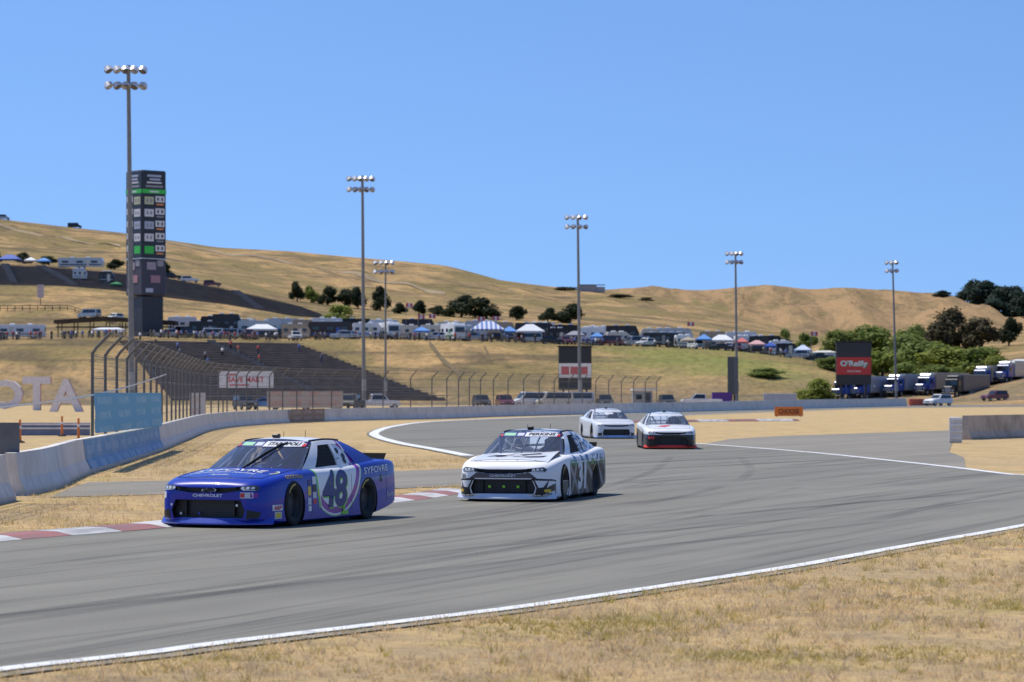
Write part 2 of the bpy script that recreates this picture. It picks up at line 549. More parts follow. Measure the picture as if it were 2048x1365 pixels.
right_edge = catmull([Vector((13.1, 62.5, 0))] + gp([(2048, 950), (1930, 936), (1800, 922), (1620, 904), (1400, 887)]))
island = catmull(gp([(1400, 887), (1320, 878), (1268, 871), (1250, 860), (1262, 848), (1310, 838), (1360, 832), (1420, 829), (1640, 821), (1850, 815.5)]) + [Vector((100, 430, 0))])
far_edge = catmull([Vector((105, 475, 0))] + gp([(1900, 810.5), (1640, 817), (1400, 822.5), (1160, 831), (1000, 837), (850, 844), (775, 853), (738, 864), (738, 873), (780, 886), (850, 899), (915, 912)]))
apex = catmull(gp([(915, 912), (1000, 932), (1030, 950), (1000, 967), (918, 988), (790, 1006), (560, 1031), (330, 1056), (193, 1067), (99, 1075), (4, 1083)]) + [Vector((-9.5, 31, 0)), Vector((-15, 21, 0)), Vector((-22, 10, 0))])
poly = near_edge + right_edge[9:] + island[1:] + far_edge + apex[1:] + [Vector((-6.2, 8.5, 0))]
cu = bpy.data.meshes.new("race_track")
from mathutils.geometry import delaunay_2d_cdt
last = None; ring = []
for p in poly:
    if last is not None and (p - last).length < 0.02: continue
    ring.append(Vector((p.x, p.y))); last = p
cv, ce, cf, _a, _b, _c = delaunay_2d_cdt(ring, [], [list(range(len(ring)))], 1, 1e-4)
cu.from_pydata([(v.x, v.y, 0.0) for v in cv], [], cf)
if sum(pp.normal.z for pp in cu.polygons) < 0: cu.flip_normals()
tag(obj("race_track", cu, None, M_asphalt), kind="structure")

def ribbon(name, pts, w, z, mat, side=0.0, jag=0.0):
    mb = MB()
    pts = [Vector(p) for p in pts]
    for i, p in enumerate(pts):
        d = (pts[min(i + 1, len(pts) - 1)] - pts[max(i - 1, 0)]); d.z = 0; d.normalize()
        nn = Vector((-d.y, d.x, 0))
        j = jag * noise.noise((p.x, p.y, 1))
        mb.v.append((p.x + nn.x * (side + w / 2 + j), p.y + nn.y * (side + w / 2 + j), z))
        mb.v.append((p.x + nn.x * (side - w / 2), p.y + nn.y * (side - w / 2), z))
    for i in range(len(pts) - 1):
        mb.f.append((2 * i, 2 * i + 1, 2 * i + 3, 2 * i + 2)); mb.m.append(0)
    me = mb.mesh(name, None, True)
    if sum(pp.normal.z for pp in me.polygons) < 0: me.flip_normals()
    return tag(obj(name, me, None, mat), kind="structure")
ribbon("edge_line", near_edge, 0.20, 0.006, M_line, 0.10)
ribbon("edge_line", right_edge[8:], 0.25, 0.006, M_line, 0.2)
ribbon("edge_line", island[:18], 0.30, 0.0065, M_line, 0.3)
ribbon("edge_line", island[44:], 0.30, 0.006, M_line, 0.3)
ribbon("edge_line", far_edge[20:], 0.45, 0.006, M_line, 0.35)
# crumbling asphalt shoulder under the near edge
ribbon("asphalt_shoulder", near_edge, 0.26, -0.006, plain("dusty_asphalt_edge", (0.27, 0.235, 0.18), 0.9, 0.3, 6), -0.05, 0.35)

def sheet(name, pix, z, mat):
    bm = bmesh.new()
    f = bm.faces.new([bm.verts.new(tuple(G(u, v)[:2]) + (z,)) for u, v in pix])
    bmesh.ops.triangulate(bm, faces=[f])
    me = bpy.data.meshes.new(name); bm.to_mesh(me); bm.free()
    if sum(p.normal.z for p in me.polygons) < 0: me.flip_normals()
    return tag(obj(name, me, None, mat), kind="structure")
sheet("runoff_pavement", [(1405, 888.5), (1620, 905.5), (1800, 923.5), (1932, 938), (1928, 915), (1898, 903), (1906, 882), (1898, 861), (1750, 866), (1560, 872), (1460, 878)], -0.007, M_runoff)
sheet("runoff_pavement", [(100, 994), (140, 976), (176, 964), (330, 961), (560, 951), (800, 942), (920, 937), (1010, 934), (1034, 950), (1004, 964), (920, 972), (800, 976), (560, 981), (330, 988)], -0.007, M_runoff)

# red and white kerbs: every painted block is a piece of its own
def kerb(name, pts, w, first=0, step=1.22, sgn=1, h=0.05):
    L = [0]
    for a, b in zip(pts, pts[1:]): L.append(L[-1] + (b - a).length)
    tot = L[-1]
    def at(s):
        for i in range(len(pts) - 1):
            if s <= L[i + 1]: return pts[i].lerp(pts[i + 1], (s - L[i]) / max(1e-6, L[i + 1] - L[i]))
        return pts[-1]
    root = empty(name, at(0)); tag(root, kind="structure")
    k = 0; s = 0
    while s < tot - 0.2:
        e = min(s + step, tot)
        mb = MB(); q = []
        for ss in (s + 0.006, e - 0.006):
            p = at(ss); d = (at(min(tot, ss + 0.3)) - at(max(0, ss - 0.3))).normalized()
            nn = Vector((-d.y, d.x, 0)) * sgn
            q.append([p + Vector((0, 0, 0.004)), p + nn * w * 0.45 + Vector((0, 0, h)), p + nn * w + Vector((0, 0, h * 1.1)), p + nn * (w + 0.02) + Vector((0, 0, -0.03)), p + Vector((0, 0, -0.03))])
        for i in range(5):
            j = (i + 1) % 5
            mb.quad([q[0][i], q[1][i], q[1][j], q[0][j]])
        mb.quad(q[0]); mb.quad(q[1][::-1])
        mb.v = [tuple(Vector(v) - root.location) for v in mb.v]
        mb.build("kerb_block", [M_kerb_white if (k + first) % 2 == 0 else M_kerb_red], root)
        s = e; k += 1
    return root
lead = apex[apex.index(min(apex, key=lambda p: (p - G(940, 984)).length)):]
kerb("kerb", lead[:62], 0.62, first=0, sgn=-1)
kerb("kerb", [Vector((p.x, p.y, 0)) for p in gp([(1258, 846), (1330, 844.5), (1420, 843.5), (1520, 842.5), (1600, 842)])], 0.7, 1, 3.0, 1, 0.12)

# dirt tracks worn across the hills
M_dirt = plain("dark_dirt_track", (0.30, 0.22, 0.12), 0.95, 0.3, 0.05)
def draped(name, pts, w, zf, mat):
    mb = MB(); line = []
    for (u0, d0), (u1, d1) in zip(pts, pts[1:]):
        for k in range(14): line.append((lerp(u0, u1, k / 14), lerp(d0, d1, k / 14)))
    for u, d in line:
        d += 5 * noise.noise((u * .03, d * .02, 1))
        ww = w * (.7 + .6 * abs(noise.noise((u * .02, 3, 1))))
        for dd in (-ww / 2, ww / 2):
            p = zf(u, d + dd); mb.v.append((p.x, p.y, p.z + .15))
    for i in range(len(line) - 1):
        mb.f.append((2 * i, 2 * i + 2, 2 * i + 3, 2 * i + 1)); mb.m.append(0)
    me = mb.mesh(name, None, True)
    if sum(p.normal.z for p in me.polygons) < 0: me.flip_normals()
    tag(obj(name, me, None, mat), kind="structure")
draped("dirt_track", [(255, 1092), (420, 1070), (520, 1040), (640, 1000), (760, 965), (900, 925)], 15, T, M_dirt)
draped("dirt_track", [(-60, 1030), (120, 1015), (250, 985)], 12, T, M_dirt)
draped("dirt_track", [(700, 905), (860, 890), (1010, 865), (1130, 850)], 5, T, M_dirt)
draped("scrub_bank", [(858, 553), (885, 540), (925, 520)], 6, T, plain("brown_scrub_soil", (0.15, 0.108, 0.05), .95, .4, .6))
draped("scrub_bank", [(968, 551), (985, 535)], 4, T, plain("brown_scrub_soil", (0.15, 0.108, 0.05), .95, .4, .6))

# tyre marks rubbered onto the track
def rubber_material():
    t = NT("rubber_marks")
    n = t.noise(0.6, 4, 0.6, stretch=(1, 0.3, 1), rot=(0, 0, R(24))); f = t.noise(30, 3, 0.7)
    t.color((0.055, 0.052, 0.05)); t.set(Roughness=0.7)
    t.put(t.bsdf.inputs['Alpha'], t.math('MULTIPLY', t.maprange(n, 0.38, 0.68, 0.0, 0.34), t.maprange(f, 0.3, 0.6)))
    return t.mat
M_rubbered = rubber_material()
for k, px in enumerate(([(-60, 1146), (240, 1112), (500, 1086), (820, 1050), (1100, 1008), (1300, 965)], [(-60, 1158), (240, 1122), (500, 1095), (820, 1058), (1120, 1012), (1330, 965)],
                        [(-60, 1240), (500, 1165), (1000, 1092), (1400, 1022), (1600, 975)], [(100, 1318), (500, 1250), (800, 1195), (1200, 1130), (1700, 1052), (1900, 1005)], [(-60, 1255), (500, 1178), (1000, 1102), (1420, 1030)],
                        [(600, 1075), (900, 1035), (1150, 990), (1300, 945), (1340, 915)], [(1000, 1060), (1400, 985), (1500, 945), (1480, 915)], [(-60, 1110), (300, 1078), (600, 1052), (900, 1015)])):
    ribbon("tyre_mark", catmull(gp(px), 10), 0.24, 0.003 + 0.0002 * k, M_rubbered)

# ------------------------------------------------------------------ flat shapes and lettering laid on curved bodies
_tc = {}
def text_shape(s, size=1.0, bold=0.0, shear=0.0, space=1.0):
    key = (s, bold, shear, space)
    if key not in _tc:
        cu = bpy.data.curves.new("lettering", 'FONT')
        cu.body = s; cu.size = 1.0; cu.offset = bold; cu.shear = shear; cu.space_character = space
        cu.align_x = 'CENTER'; cu.resolution_u = 3
        o = bpy.data.objects.new("lettering", cu); COL.objects.link(o)
        dg = bpy.context.evaluated_depsgraph_get(); dg.update()
        me = bpy.data.meshes.new_from_object(o.evaluated_get(dg))
        vs_ = [(v.co.x, v.co.y) for v in me.vertices]; fs_ = [tuple(p.vertices) for p in me.polygons]
        bpy.data.objects.remove(o); bpy.data.curves.remove(cu); bpy.data.meshes.remove(me)
        y0 = min(v[1] for v in vs_); y1 = max(v[1] for v in vs_); x0 = min(v[0] for v in vs_); x1 = max(v[0] for v in vs_)
        k = 1.0 / (y1 - y0)
        vs_ = [((v[0] - (x0 + x1) / 2) * k, (v[1] - (y0 + y1) / 2) * k) for v in vs_]
        _tc[key] = (vs_, fs_, (x1 - x0) * k)
    vs_, fs_, w = _tc[key]
    return [(x * size, y * size) for x, y in vs_], fs_, w * size
def text_fit(s, w, h, bold=0.0, shear=0.0):
    vs_, fs_, tw = text_shape(s, 1.0, bold, shear)
    return [(x * w / tw, y * h) for x, y in vs_], fs_
def poly_shape(pts):
    return list(pts), [tuple(range(len(pts)))]
def rect_shape(w, h):
    return poly_shape([(-w / 2, -h / 2), (w / 2, -h / 2), (w / 2, h / 2), (-w / 2, h / 2)])

def decal(name, shape, at, mat, parent, bvh, proj, off=0.004, maxlen=0.07):
    """shape in (a,b); at(a,b) -> 3D start point; proj -> ray direction towards the body"""
    vs_, fs_ = shape[0], shape[1]
    bm = bmesh.new()
    bv = [bm.verts.new((x, y, 0)) for x, y in vs_]
    for f in fs_:
        try: bm.faces.new([bv[i] for i in f])
        except ValueError: pass
    bmesh.ops.triangulate(bm, faces=bm.faces[:])
    for _ in range(5):
        es = [e for e in bm.edges if e.calc_length() > maxlen]
        if not es: break
        bmesh.ops.subdivide_edges(bm, edges=es, cuts=1)
        bmesh.ops.triangulate(bm, faces=[f for f in bm.faces if len(f.verts) > 3])
    pr = Vector(proj).normalized()
    for v in bm.verts:
        s = Vector(at(v.co.x, v.co.y))
        hit, n, i, d = bvh.ray_cast(s, pr)
        if hit is None:
            hit, n, i, d = bvh.find_nearest(s)
        if n.dot(pr) > 0: n = -n
        v.co = hit + n * off
    bmesh.ops.recalc_face_normals(bm, faces=bm.faces)
    sm = sum((f.normal.dot(pr) * f.calc_area() for f in bm.faces))
    if sm > 0: bmesh.ops.reverse_faces(bm, faces=bm.faces)
    me = bpy.data.meshes.new(name); bm.to_mesh(me); bm.free()
    me.polygons.foreach_set("use_smooth", [True] * len(me.polygons))
    me.materials.append(mat)
    o = bpy.data.objects.new(name, me); COL.objects.link(o); o.parent = parent
    return o

# ------------------------------------------------------------------ stock car body
def cage_mesh():
    # x, half width, shoulder z, edge z, crown, sill z
    st = [
        (2.500, 0.62, 0.500, 0.555, 0.020, 0.12),
        (2.470, 0.73, 0.550, 0.612, 0.022, 0.11),
        (2.400, 0.82, 0.585, 0.655, 0.025, 0.10),
        (2.25, 0.90, 0.628, 0.695, 0.032, 0.09),
        (1.95, 0.955, 0.690, 0.738, 0.040, 0.055),
        (1.50, 0.982, 0.745, 0.778, 0.040, 0.05),
        (1.10, 0.982, 0.770, 0.815, 0.040, 0.05),
        (0.60, 0.975, 0.780, 0.832, 0.03, 0.05),
        (0.00, 0.972, 0.785, 0.838, 0.03, 0.05),
        (-0.60, 0.972, 0.800, 0.848, 0.03, 0.05),
        (-1.20, 0.985, 0.855, 0.888, 0.03, 0.05),
        (-1.70, 0.980, 0.880, 0.908, 0.03, 0.10),
        (-2.15, 0.955, 0.880, 0.912, 0.02, 0.16),
        (-2.40, 0.92, 0.865, 0.900, 0.02, 0.22),
        (-2.48, 0.88, 0.820, 0.860, 0.02, 0.27),
    ]
    verts, faces = [], []
    N = 0
    for (x, W, Zs, Zt, c, zb) in st:
        half = [(0, zb), (.55 * W, zb), (.93 * W, zb), (W, zb + .03), (W * 1.004, zb + .20), (W * 1.0, lerp(zb, Zs, .62)), (W * .985, Zs - .045),
                (W * .94, Zs + .025), (W * .80, Zt), (W * .45, Zt + c * .75), (0, Zt + c)]
        ring = half + [(-y, z) for y, z in half[-2:0:-1]]
        N = len(ring)
        verts += [(x, y, z) for y, z in ring]
    for i in range(len(st) - 1):
        for k in range(N):
            faces.append((i * N + k, i * N + (k + 1) % N, (i + 1) * N + (k + 1) % N, (i + 1) * N + k))
    # caps: centre column strips
    for base, flip in ((0, True), ((len(st) - 1) * N, False)):
        h = N // 2
        for k in range(h):
            a, b = base + k, base + k + 1
            c, d = base + (N - k - 1) % N, base + (N - k) % N
            q = [a, b, c, d]
            q = [x for n, x in enumerate(q) if x not in q[:n]]
            if len(q) >= 3: faces.append(tuple(q if flip else q[::-1]))
    me = bpy.data.meshes.new("body_cage")
    me.from_pydata(verts, [], faces)
    bm = bmesh.new(); bm.from_mesh(me)
    bmesh.ops.recalc_face_normals(bm, faces=bm.faces)
    cl = bm.edges.layers.float.new("crease_edge")
    for e in bm.edges:
        a, b = e.verts
        ka, kb = a.index % N, b.index % N
        # sill edge and shoulder character line
        if ka == kb and ka in (3, N - 3): e[cl] = 0.9
        if ka == kb and ka in (2, N - 2): e[cl] = 0.6
        if ka == kb and ka in (6, N - 6): e[cl] = 0.35
        if ka == kb and ka in (8, N - 8): e[cl] = 0.3
    bm.to_mesh(me); bm.free()
    return me

def bool_cut(mesh, cutters):
    o = bpy.data.objects.new("tmp_body", mesh); COL.objects.link(o)
    s = o.modifiers.new("s", 'SUBSURF'); s.levels = 2; s.render_levels = 2
    tmp = [o]
    for c in cutters:
        me = c.mesh("cut", None, True)
        co = bpy.data.objects.new("tmp_cut", me); COL.objects.link(co); tmp.append(co)
        b = o.modifiers.new("b", 'BOOLEAN'); b.object = co; b.operation = 'DIFFERENCE'; b.solver = 'EXACT'
    dg = bpy.context.evaluated_depsgraph_get(); dg.update()
    res = bpy.data.meshes.new_from_object(o.evaluated_get(dg))
    trees = []
    for co in tmp[1:]:
        bm = bmesh.new(); bm.from_mesh(co.data); trees.append(BVHTree.FromBMesh(bm)); bm.free()
    idx = []
    for p in res.polygons:
        dark = 0
        for t in trees:
            h = t.find_nearest(p.center)
            if h[0] is not None and h[3] < 6e-4: dark = 1
        idx.append(dark)
    res.materials.clear()
    res.polygons.foreach_set("material_index", idx)
    res.polygons.foreach_set("use_smooth", [True] * len(idx))
    res.set_sharp_from_angle(angle=R(32))
    for x in tmp: bpy.data.objects.remove(x)
    return res

AXF, AXR, WR = 1.45, -1.22, 0.335
def wheel_cut(x):
    mb = MB()
    for s in (1, -1):
        mb2 = [(0.0, s * 0.56), (0.345, s * 0.56), (0.345, s * 1.2), (0.0, s * 1.2)]
        mb.lathe(mb2, 'Y', 40, (x, 0, 0.30))
    return mb
def box_cut(x0, x1, pts):
    """pts: (y,z) polygon, cut from x0 to x1"""
    mb = MB(); n = len(pts)
    for x in (x0, x1):
        for y, z in pts: mb.v.append((x, y, z))
    mb.f.append(tuple(range(n))); mb.f.append(tuple(range(2 * n - 1, n - 1, -1)))
    for i in range(n):
        j = (i + 1) % n
        mb.f.append((j, i, n + i, n + j))
    mb.m = [0] * len(mb.f)
    return mb
LOWER_GRILLE = [(-.60, .135), (.60, .135), (.64, .25), (.57, .405), (-.57, .405), (-.64, .25)]
UPPER_GRILLE = [(-0.57, 0.540), (-0.30, 0.507), (0.30, 0.507), (0.57, 0.540), (0.57, 0.595), (0.30, 0.581), (-0.30, 0.581), (-0.57, 0.595)]
BODY = bool_cut(cage_mesh(), [wheel_cut(AXF), wheel_cut(AXR), box_cut(2.33, 2.8, LOWER_GRILLE), box_cut(2.36, 2.8, UPPER_GRILLE)])

# ------------------------------------------------------------------ greenhouse
def B_(s):
    return Vector((lerp(1.02, -1.80, s), 0.875 - 0.03 * (2 * s - 1) ** 2 + 0.02 * s, lerp(0.765, 0.865, s ** 1.4)))
def T_(s):
    return Vector((lerp(0.16, -0.88, s), 0.64 - 0.02 * (2 * s - 1) ** 2, 1.205 + 0.02 * math.sin(math.pi * s)))
def side_pt(s, t, sg=1, off=0.0):
    p = B_(s).lerp(T_(s), t)
    p.y += 0.028 * math.sin(math.pi * t) + off
    p.y *= sg
    return p
def roof_pt(a, s):
    e = T_(s); c = Vector((lerp(0.24, -0.93, s), 0, 1.245 + 0.032 * math.sin(math.pi * min(1, s * 0.9 + 0.1))))
    k = abs(a) ** 2.4
    p = c.lerp(e, k); p.y = a * e.y
    return p
def ws_pt(a, t):
    b = Vector((1.27 - 0.25 * a * a, a * 0.845, 0.80 - 0.035 * a * a)); tp = roof_pt(a, 0)
    p = b.lerp(tp, t); p.z += 0.03 * math.sin(math.pi * t) * (1 - 0.6 * a * a)
    return p
def rw_pt(a, t):
    e = B_(1); b = Vector((-1.92 + 0.12 * a * a, a * e.y, 0.895 - 0.03 * a * a)); tp = roof_pt(a, 1)
    p = b.lerp(tp, t); p.z += 0.035 * math.sin(math.pi * t) * (1 - 0.5 * a * a)
    return p
COLS = [0, .165, .470, .525, .715, 1]
ROWS = [0, .13, .87, 1]
def cell(mb, sg, i, j, off=0.0, nu=4, nv=4):
    mb.grid(lambda a, b: side_pt(lerp(COLS[i], COLS[i + 1], a), lerp(ROWS[j], ROWS[j + 1], b), sg, off), nu, nv, flip=(sg > 0))
def cabin_mesh():
    mb = MB()
    for sg in (1, -1):
        for i in range(5):
            for j in range(3):
                if j == 1 and i in (1, 3): continue
                cell(mb, sg, i, j)
        # reveal round the window openings
        for i in (1, 3):
            for (p0, p1) in (((0, 0), (1, 0)), ((1, 0), (1, 1)), ((1, 1), (0, 1)), ((0, 1), (0, 0))):
                def edge(k, dep):
                    a = lerp(p0[0], p1[0], k); b = lerp(p0[1], p1[1], k)
                    return side_pt(lerp(COLS[i], COLS[i + 1], a), lerp(ROWS[1], ROWS[2], b), sg, -0.03 * dep)
                mb.grid(lambda a, b: edge(a, b), 4, 1)
    mb.grid(lambda a, b: roof_pt(2 * a - 1, b), 16, 10)
    for x0, x1 in ((-1, -.66), (.66, 1)):
        mb.grid(lambda a, b: rw_pt(lerp(x0, x1, a), b), 4, 8, flip=True)
    mb.grid(lambda a, b: rw_pt(lerp(-.66, .66, a), b * .14), 8, 2, flip=True)
    me = mb.mesh("cabin", 40, False)
    bm = bmesh.new(); bm.from_mesh(me)
    bmesh.ops.remove_doubles(bm, verts=bm.verts, dist=0.0008)
    bmesh.ops.recalc_face_normals(bm, faces=bm.faces)
    bm.to_mesh(me); bm.free()
    me.polygons.foreach_set("use_smooth", [True] * len(me.polygons))
    me.set_sharp_from_angle(angle=R(35))
    return me
CABIN = cabin_mesh()
WINDSHIELD = MB().grid(lambda a, b: ws_pt(2 * a - 1, b), 18, 10, flip=True).mesh("windshield", 60)
if sum(p.normal.x + p.normal.z for p in WINDSHIELD.polygons) < 0: WINDSHIELD.flip_normals()
REARGLASS = MB().grid(lambda a, b: rw_pt(lerp(-.66, .66, a), lerp(.14, 1, b)), 8, 8).mesh("rear_window", 60)
if sum(p.normal.z - p.normal.x for p in REARGLASS.polygons) < 0: REARGLASS.flip_normals()
def win_mesh(sg, i, off):
    mb = MB(); cell(mb, sg, i, 1, off)
    return mb.mesh("side_window", 60)
NETS = {s: win_mesh(s, 1, -0.028) for s in (1, -1)}
QTRS = {s: win_mesh(s, 3, -0.022) for s in (1, -1)}

def tree_of(*meshes):
    bm = bmesh.new()
    for m in meshes: bm.from_mesh(m)
    t = BVHTree.FromBMesh(bm); bm.free()
    return t
BVH_BODY = tree_of(BODY, CABIN)
BVH_WS = tree_of(WINDSHIELD)

def tyre_meshes():
    w = 0.15
    t = MB().lathe([(.205, -w * .8), (.24, -w), (.31, -w * 1.02), (.335, -w * .9), (WR, -w * .7), (WR, w * .7), (.335, w * .9), (.31, w * 1.02), (.24, w), (.205, w * .8)], 'Y', 36).mesh("tyre", 40, True)
    rm = MB()
    rm.lathe([(.21, w * .82), (.20, w * .7), (.185, w * .35), (.09, w * .18), (.075, w * .42), (.03, w * .45), (0.0, w * .45)], 'Y', 30)
    rm.lathe([(.21, -w * .8), (.0, -w * .8)], 'Y', 30)
    for k in range(5):
        a = 2 * math.pi * k / 5
        rm.lathe([(.016, w * .18), (.016, w * .36), (0, w * .36)], 'Y', 6, (0.055 * math.cos(a), 0, 0.055 * math.sin(a)))
    r = rm.mesh("rim", 40, True)
    return t, r
TYRE, RIM = tyre_meshes()
def gold_arc():
    mb = MB()
    for a0 in (0.6,):
        for k in range(10):
            a, b = a0 + k * .1, a0 + (k + 1) * .1
            mb.quad([(r * math.cos(x), .1555, r * math.sin(x)) for r, x in ((.262, a), (.262, b), (.285, b), (.285, a))])
    return mb.mesh("tyre_lettering")
GOLDARC = gold_arc()

# ------------------------------------------------------------------ car paints
def paint(name, build, rough=0.35, coat=0.45):
    t = NT(name)
    x, y, z = t.xyz()
    t.color(build(t, x, y, z))
    t.set(Roughness=rough)
    t.bsdf.inputs['Coat Weight'].default_value = coat
    t.bsdf.inputs['Coat Roughness'].default_value = 0.03
    t.bsdf.inputs['Specular IOR Level'].default_value = 0.25 if coat > .2 else 0.1
    return t.mat
BLUE = (0.004, 0.028, 0.36); WHITE = (0.84, 0.84, 0.84); PURPLE = (0.27, 0.035, 0.33); LIME = (0.18, 0.52, 0.02); NAVY = (0.012, 0.02, 0.16)
def side_mask(t, y): return t.math('GREATER_THAN', t.math('ABSOLUTE', y), 0.62)
def livery_blue(t, x, y, z):
    dx = t.math('MULTIPLY', t.math('ADD', x, 0.02), 0.80); dz = t.math('SUBTRACT', z, 0.86)
    r = t.math('SQRT', t.math('ADD', t.math('MULTIPLY', dx, dx), t.math('MULTIPLY', dz, dz)))
    door = t.math('MULTIPLY', side_mask(t, y), t.math('LESS_THAN', x, t.math('ADD', 0.44, t.math('MULTIPLY', z, 0.26))))
    c = t.mix(t.math('MULTIPLY', door, t.math('LESS_THAN', r, 0.755)), BLUE, WHITE)
    c = t.mix(t.math('MULTIPLY', door, t.between(r, 0.755, 0.768)), c, LIME)
    c = t.mix(t.math('MULTIPLY', door, t.between(r, 0.625, 0.725)), c, PURPLE)
    # green flash in front of the white panel
    e = t.math('SUBTRACT', x, t.math('ADD', 0.44, t.math('MULTIPLY', z, 0.26)))
    low = t.math('GREATER_THAN', z, 0.24)
    c = t.mix(t.math('MULTIPLY', t.math('MULTIPLY', side_mask(t, y), low), t.between(e, 0.0, 0.022)), c, WHITE)
    c = t.mix(t.math('MULTIPLY', t.math('MULTIPLY', side_mask(t, y), low), t.between(e, 0.022, 0.085)), c, LIME)
    return c
def cabin_blue(t, x, y, z):
    lim = t.math('ADD', -1.02, t.math('MULTIPLY', z, 0.25))
    c = t.mix(t.math('LESS_THAN', x, lim), WHITE, BLUE)
    c = t.mix(t.between(t.math('SUBTRACT', x, lim), 0.03, 0.10), c, PURPLE)
    roofblue = t.math('MULTIPLY', t.math('MULTIPLY', t.math('LESS_THAN', x, -0.50), t.math('LESS_THAN', t.math('ABSOLUTE', y), 0.22)), t.math('GREATER_THAN', z, 1.2))
    return t.mix(roofblue, c, BLUE)
def livery_stripes(t, x, y, z):
    k = t.math('FRACT', t.math('MULTIPLY', t.math('ADD', t.math('MULTIPLY', x, 0.62), t.math('MULTIPLY', z, -0.9)), 2.1))
    k2 = t.math('FRACT', t.math('MULTIPLY', t.math('ADD', t.math('MULTIPLY', x, 0.8), t.math('MULTIPLY', z, 0.75)), 1.3))
    sm = t.math('MULTIPLY', side_mask(t, y), t.math('LESS_THAN', x, 1.02))
    low = t.math('LESS_THAN', z, 0.66)
    c = t.mix(t.math('MULTIPLY', sm, low), WHITE, (0.028, 0.025, 0.024))
    st = t.math('MAXIMUM', t.math('LESS_THAN', k, 0.28), t.math('LESS_THAN', k2, 0.14))
    c = t.mix(t.math('MULTIPLY', t.math('MULTIPLY', sm, low), st), c, (0.26, 0.26, 0.27))
    n = t.noise(3, 3, 0.6, stretch=(2.5, 1, 1))
    band = t.math('MULTIPLY', t.math('MULTIPLY', sm, t.between(z, 0.60, 0.72)), t.math('GREATER_THAN', n, 0.48))
    c = t.mix(band, c, (0.12, 0.27, 0.10))
    band2 = t.math('MULTIPLY', t.math('MULTIPLY', sm, t.between(z, 0.69, 0.80)), t.math('GREATER_THAN', t.noise(3.5, 3, 0.6, stretch=(2, 1, 1)), 0.52))
    c = t.mix(band2, c, (0.10, 0.18, 0.38))
    # dusty grime thrown up behind the front wheels
    g = t.math('MULTIPLY', t.maprange(z, 0.42, 0.1), t.maprange(t.noise(3, 4, 0.6), 0.35, 0.65))
    return t.mix(t.math('MULTIPLY', g, 0.35), c, (0.13, 0.11, 0.085))
def cabin_stripes(t, x, y, z):
    rc = t.math('MULTIPLY', t.math('GREATER_THAN', z, 1.19), t.math('LESS_THAN', t.math('ABSOLUTE', y), 0.60))
    c = t.mix(rc, WHITE, (0.05, 0.045, 0.055))
    ry = t.math('SUBTRACT', t.math('ABSOLUTE', y), 0.26); rx = t.math('ADD', x, 0.3)
    e = t.math('ADD', t.math('DIVIDE', t.math('MULTIPLY', ry, ry), 0.035), t.math('DIVIDE', t.math('MULTIPLY', rx, rx), 0.10))
    c = t.mix(t.math('MULTIPLY', rc, t.math('LESS_THAN', e, 1.0)), c, WHITE)
    n = t.noise(5, 3, 0.6, stretch=(1, 1, 2.2))
    back = t.math('MULTIPLY', t.math('LESS_THAN', x, -0.25), t.math('GREATER_THAN', n, 0.5))
    return t.mix(t.math('MULTIPLY', back, t.math('SUBTRACT', 1.0, rc)), c, (0.035, 0.06, 0.16))
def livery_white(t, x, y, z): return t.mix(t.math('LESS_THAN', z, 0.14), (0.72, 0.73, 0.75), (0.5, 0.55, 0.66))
def cabin_white(t, x, y, z): return t.mix(0.0, (0.74, 0.75, 0.77), WHITE)
def livery_dark(t, x, y, z):
    low = t.math('LESS_THAN', z, t.math('ADD', 0.50, t.math('MULTIPLY', t.math('SUBTRACT', 2.5, x), 0.05)))
    return t.mix(low, WHITE, (0.012, 0.013, 0.016))
def cabin_dark(t, x, y, z):
    n = t.math('GREATER_THAN', t.math('ADD', t.math('ABSOLUTE', t.math('ADD', y, 0.05)), t.math('MULTIPLY', x, 0.3)), 0.22)
    top = t.math('MULTIPLY', t.math('LESS_THAN', x, -0.05), t.math('GREATER_THAN', z, 1.18))
    return t.mix(t.math('MULTIPLY', top, n), WHITE, (0.02, 0.04, 0.16))

def windshield_material():
    t = NT("windshield_glass")
    n = t.nt
    tr = t.node("ShaderNodeBsdfTransparent"); tr.inputs[0].default_value = (0.72, 0.78, 0.86, 1)
    gl = t.node("ShaderNodeBsdfGlossy"); gl.inputs['Roughness'].default_value = 0.06; gl.inputs['Color'].default_value = (0.9, 0.93, 1, 1)
    df = t.node("ShaderNodeBsdfDiffuse"); df.inputs['Color'].default_value = (0.30, 0.33, 0.40, 1)
    lw = t.node("ShaderNodeFresnel"); lw.inputs['IOR'].default_value = 1.45
    m0 = t.node("ShaderNodeMixShader"); m0.inputs[0].default_value = 0.16
    t.link(tr.outputs[0], m0.inputs[1]); t.link(df.outputs[0], m0.inputs[2])
    m1 = t.node("ShaderNodeMixShader"); t.link(lw.outputs[0], m1.inputs[0])
    t.link(m0.outputs[0], m1.inputs[1]); t.link(gl.outputs[0], m1.inputs[2])
    t.link(m1.outputs[0], t.out.inputs[0])
    return t.mat
M_ws = windshield_material()
def net_material():
    t = NT("black_window_net")
    x, y, z = t.xyz()
    a = t.math('LESS_THAN', t.math('FRACT', t.math('MULTIPLY', x, 22)), 0.4)
    b = t.math('LESS_THAN', t.math('FRACT', t.math('MULTIPLY', z, 22)), 0.4)
    t.color(t.mix(t.math('MAXIMUM', a, b), (0.004, 0.004, 0.005), (0.022, 0.022, 0.024)))
    t.set(Roughness=0.9)
    return t.mat
M_net = net_material()
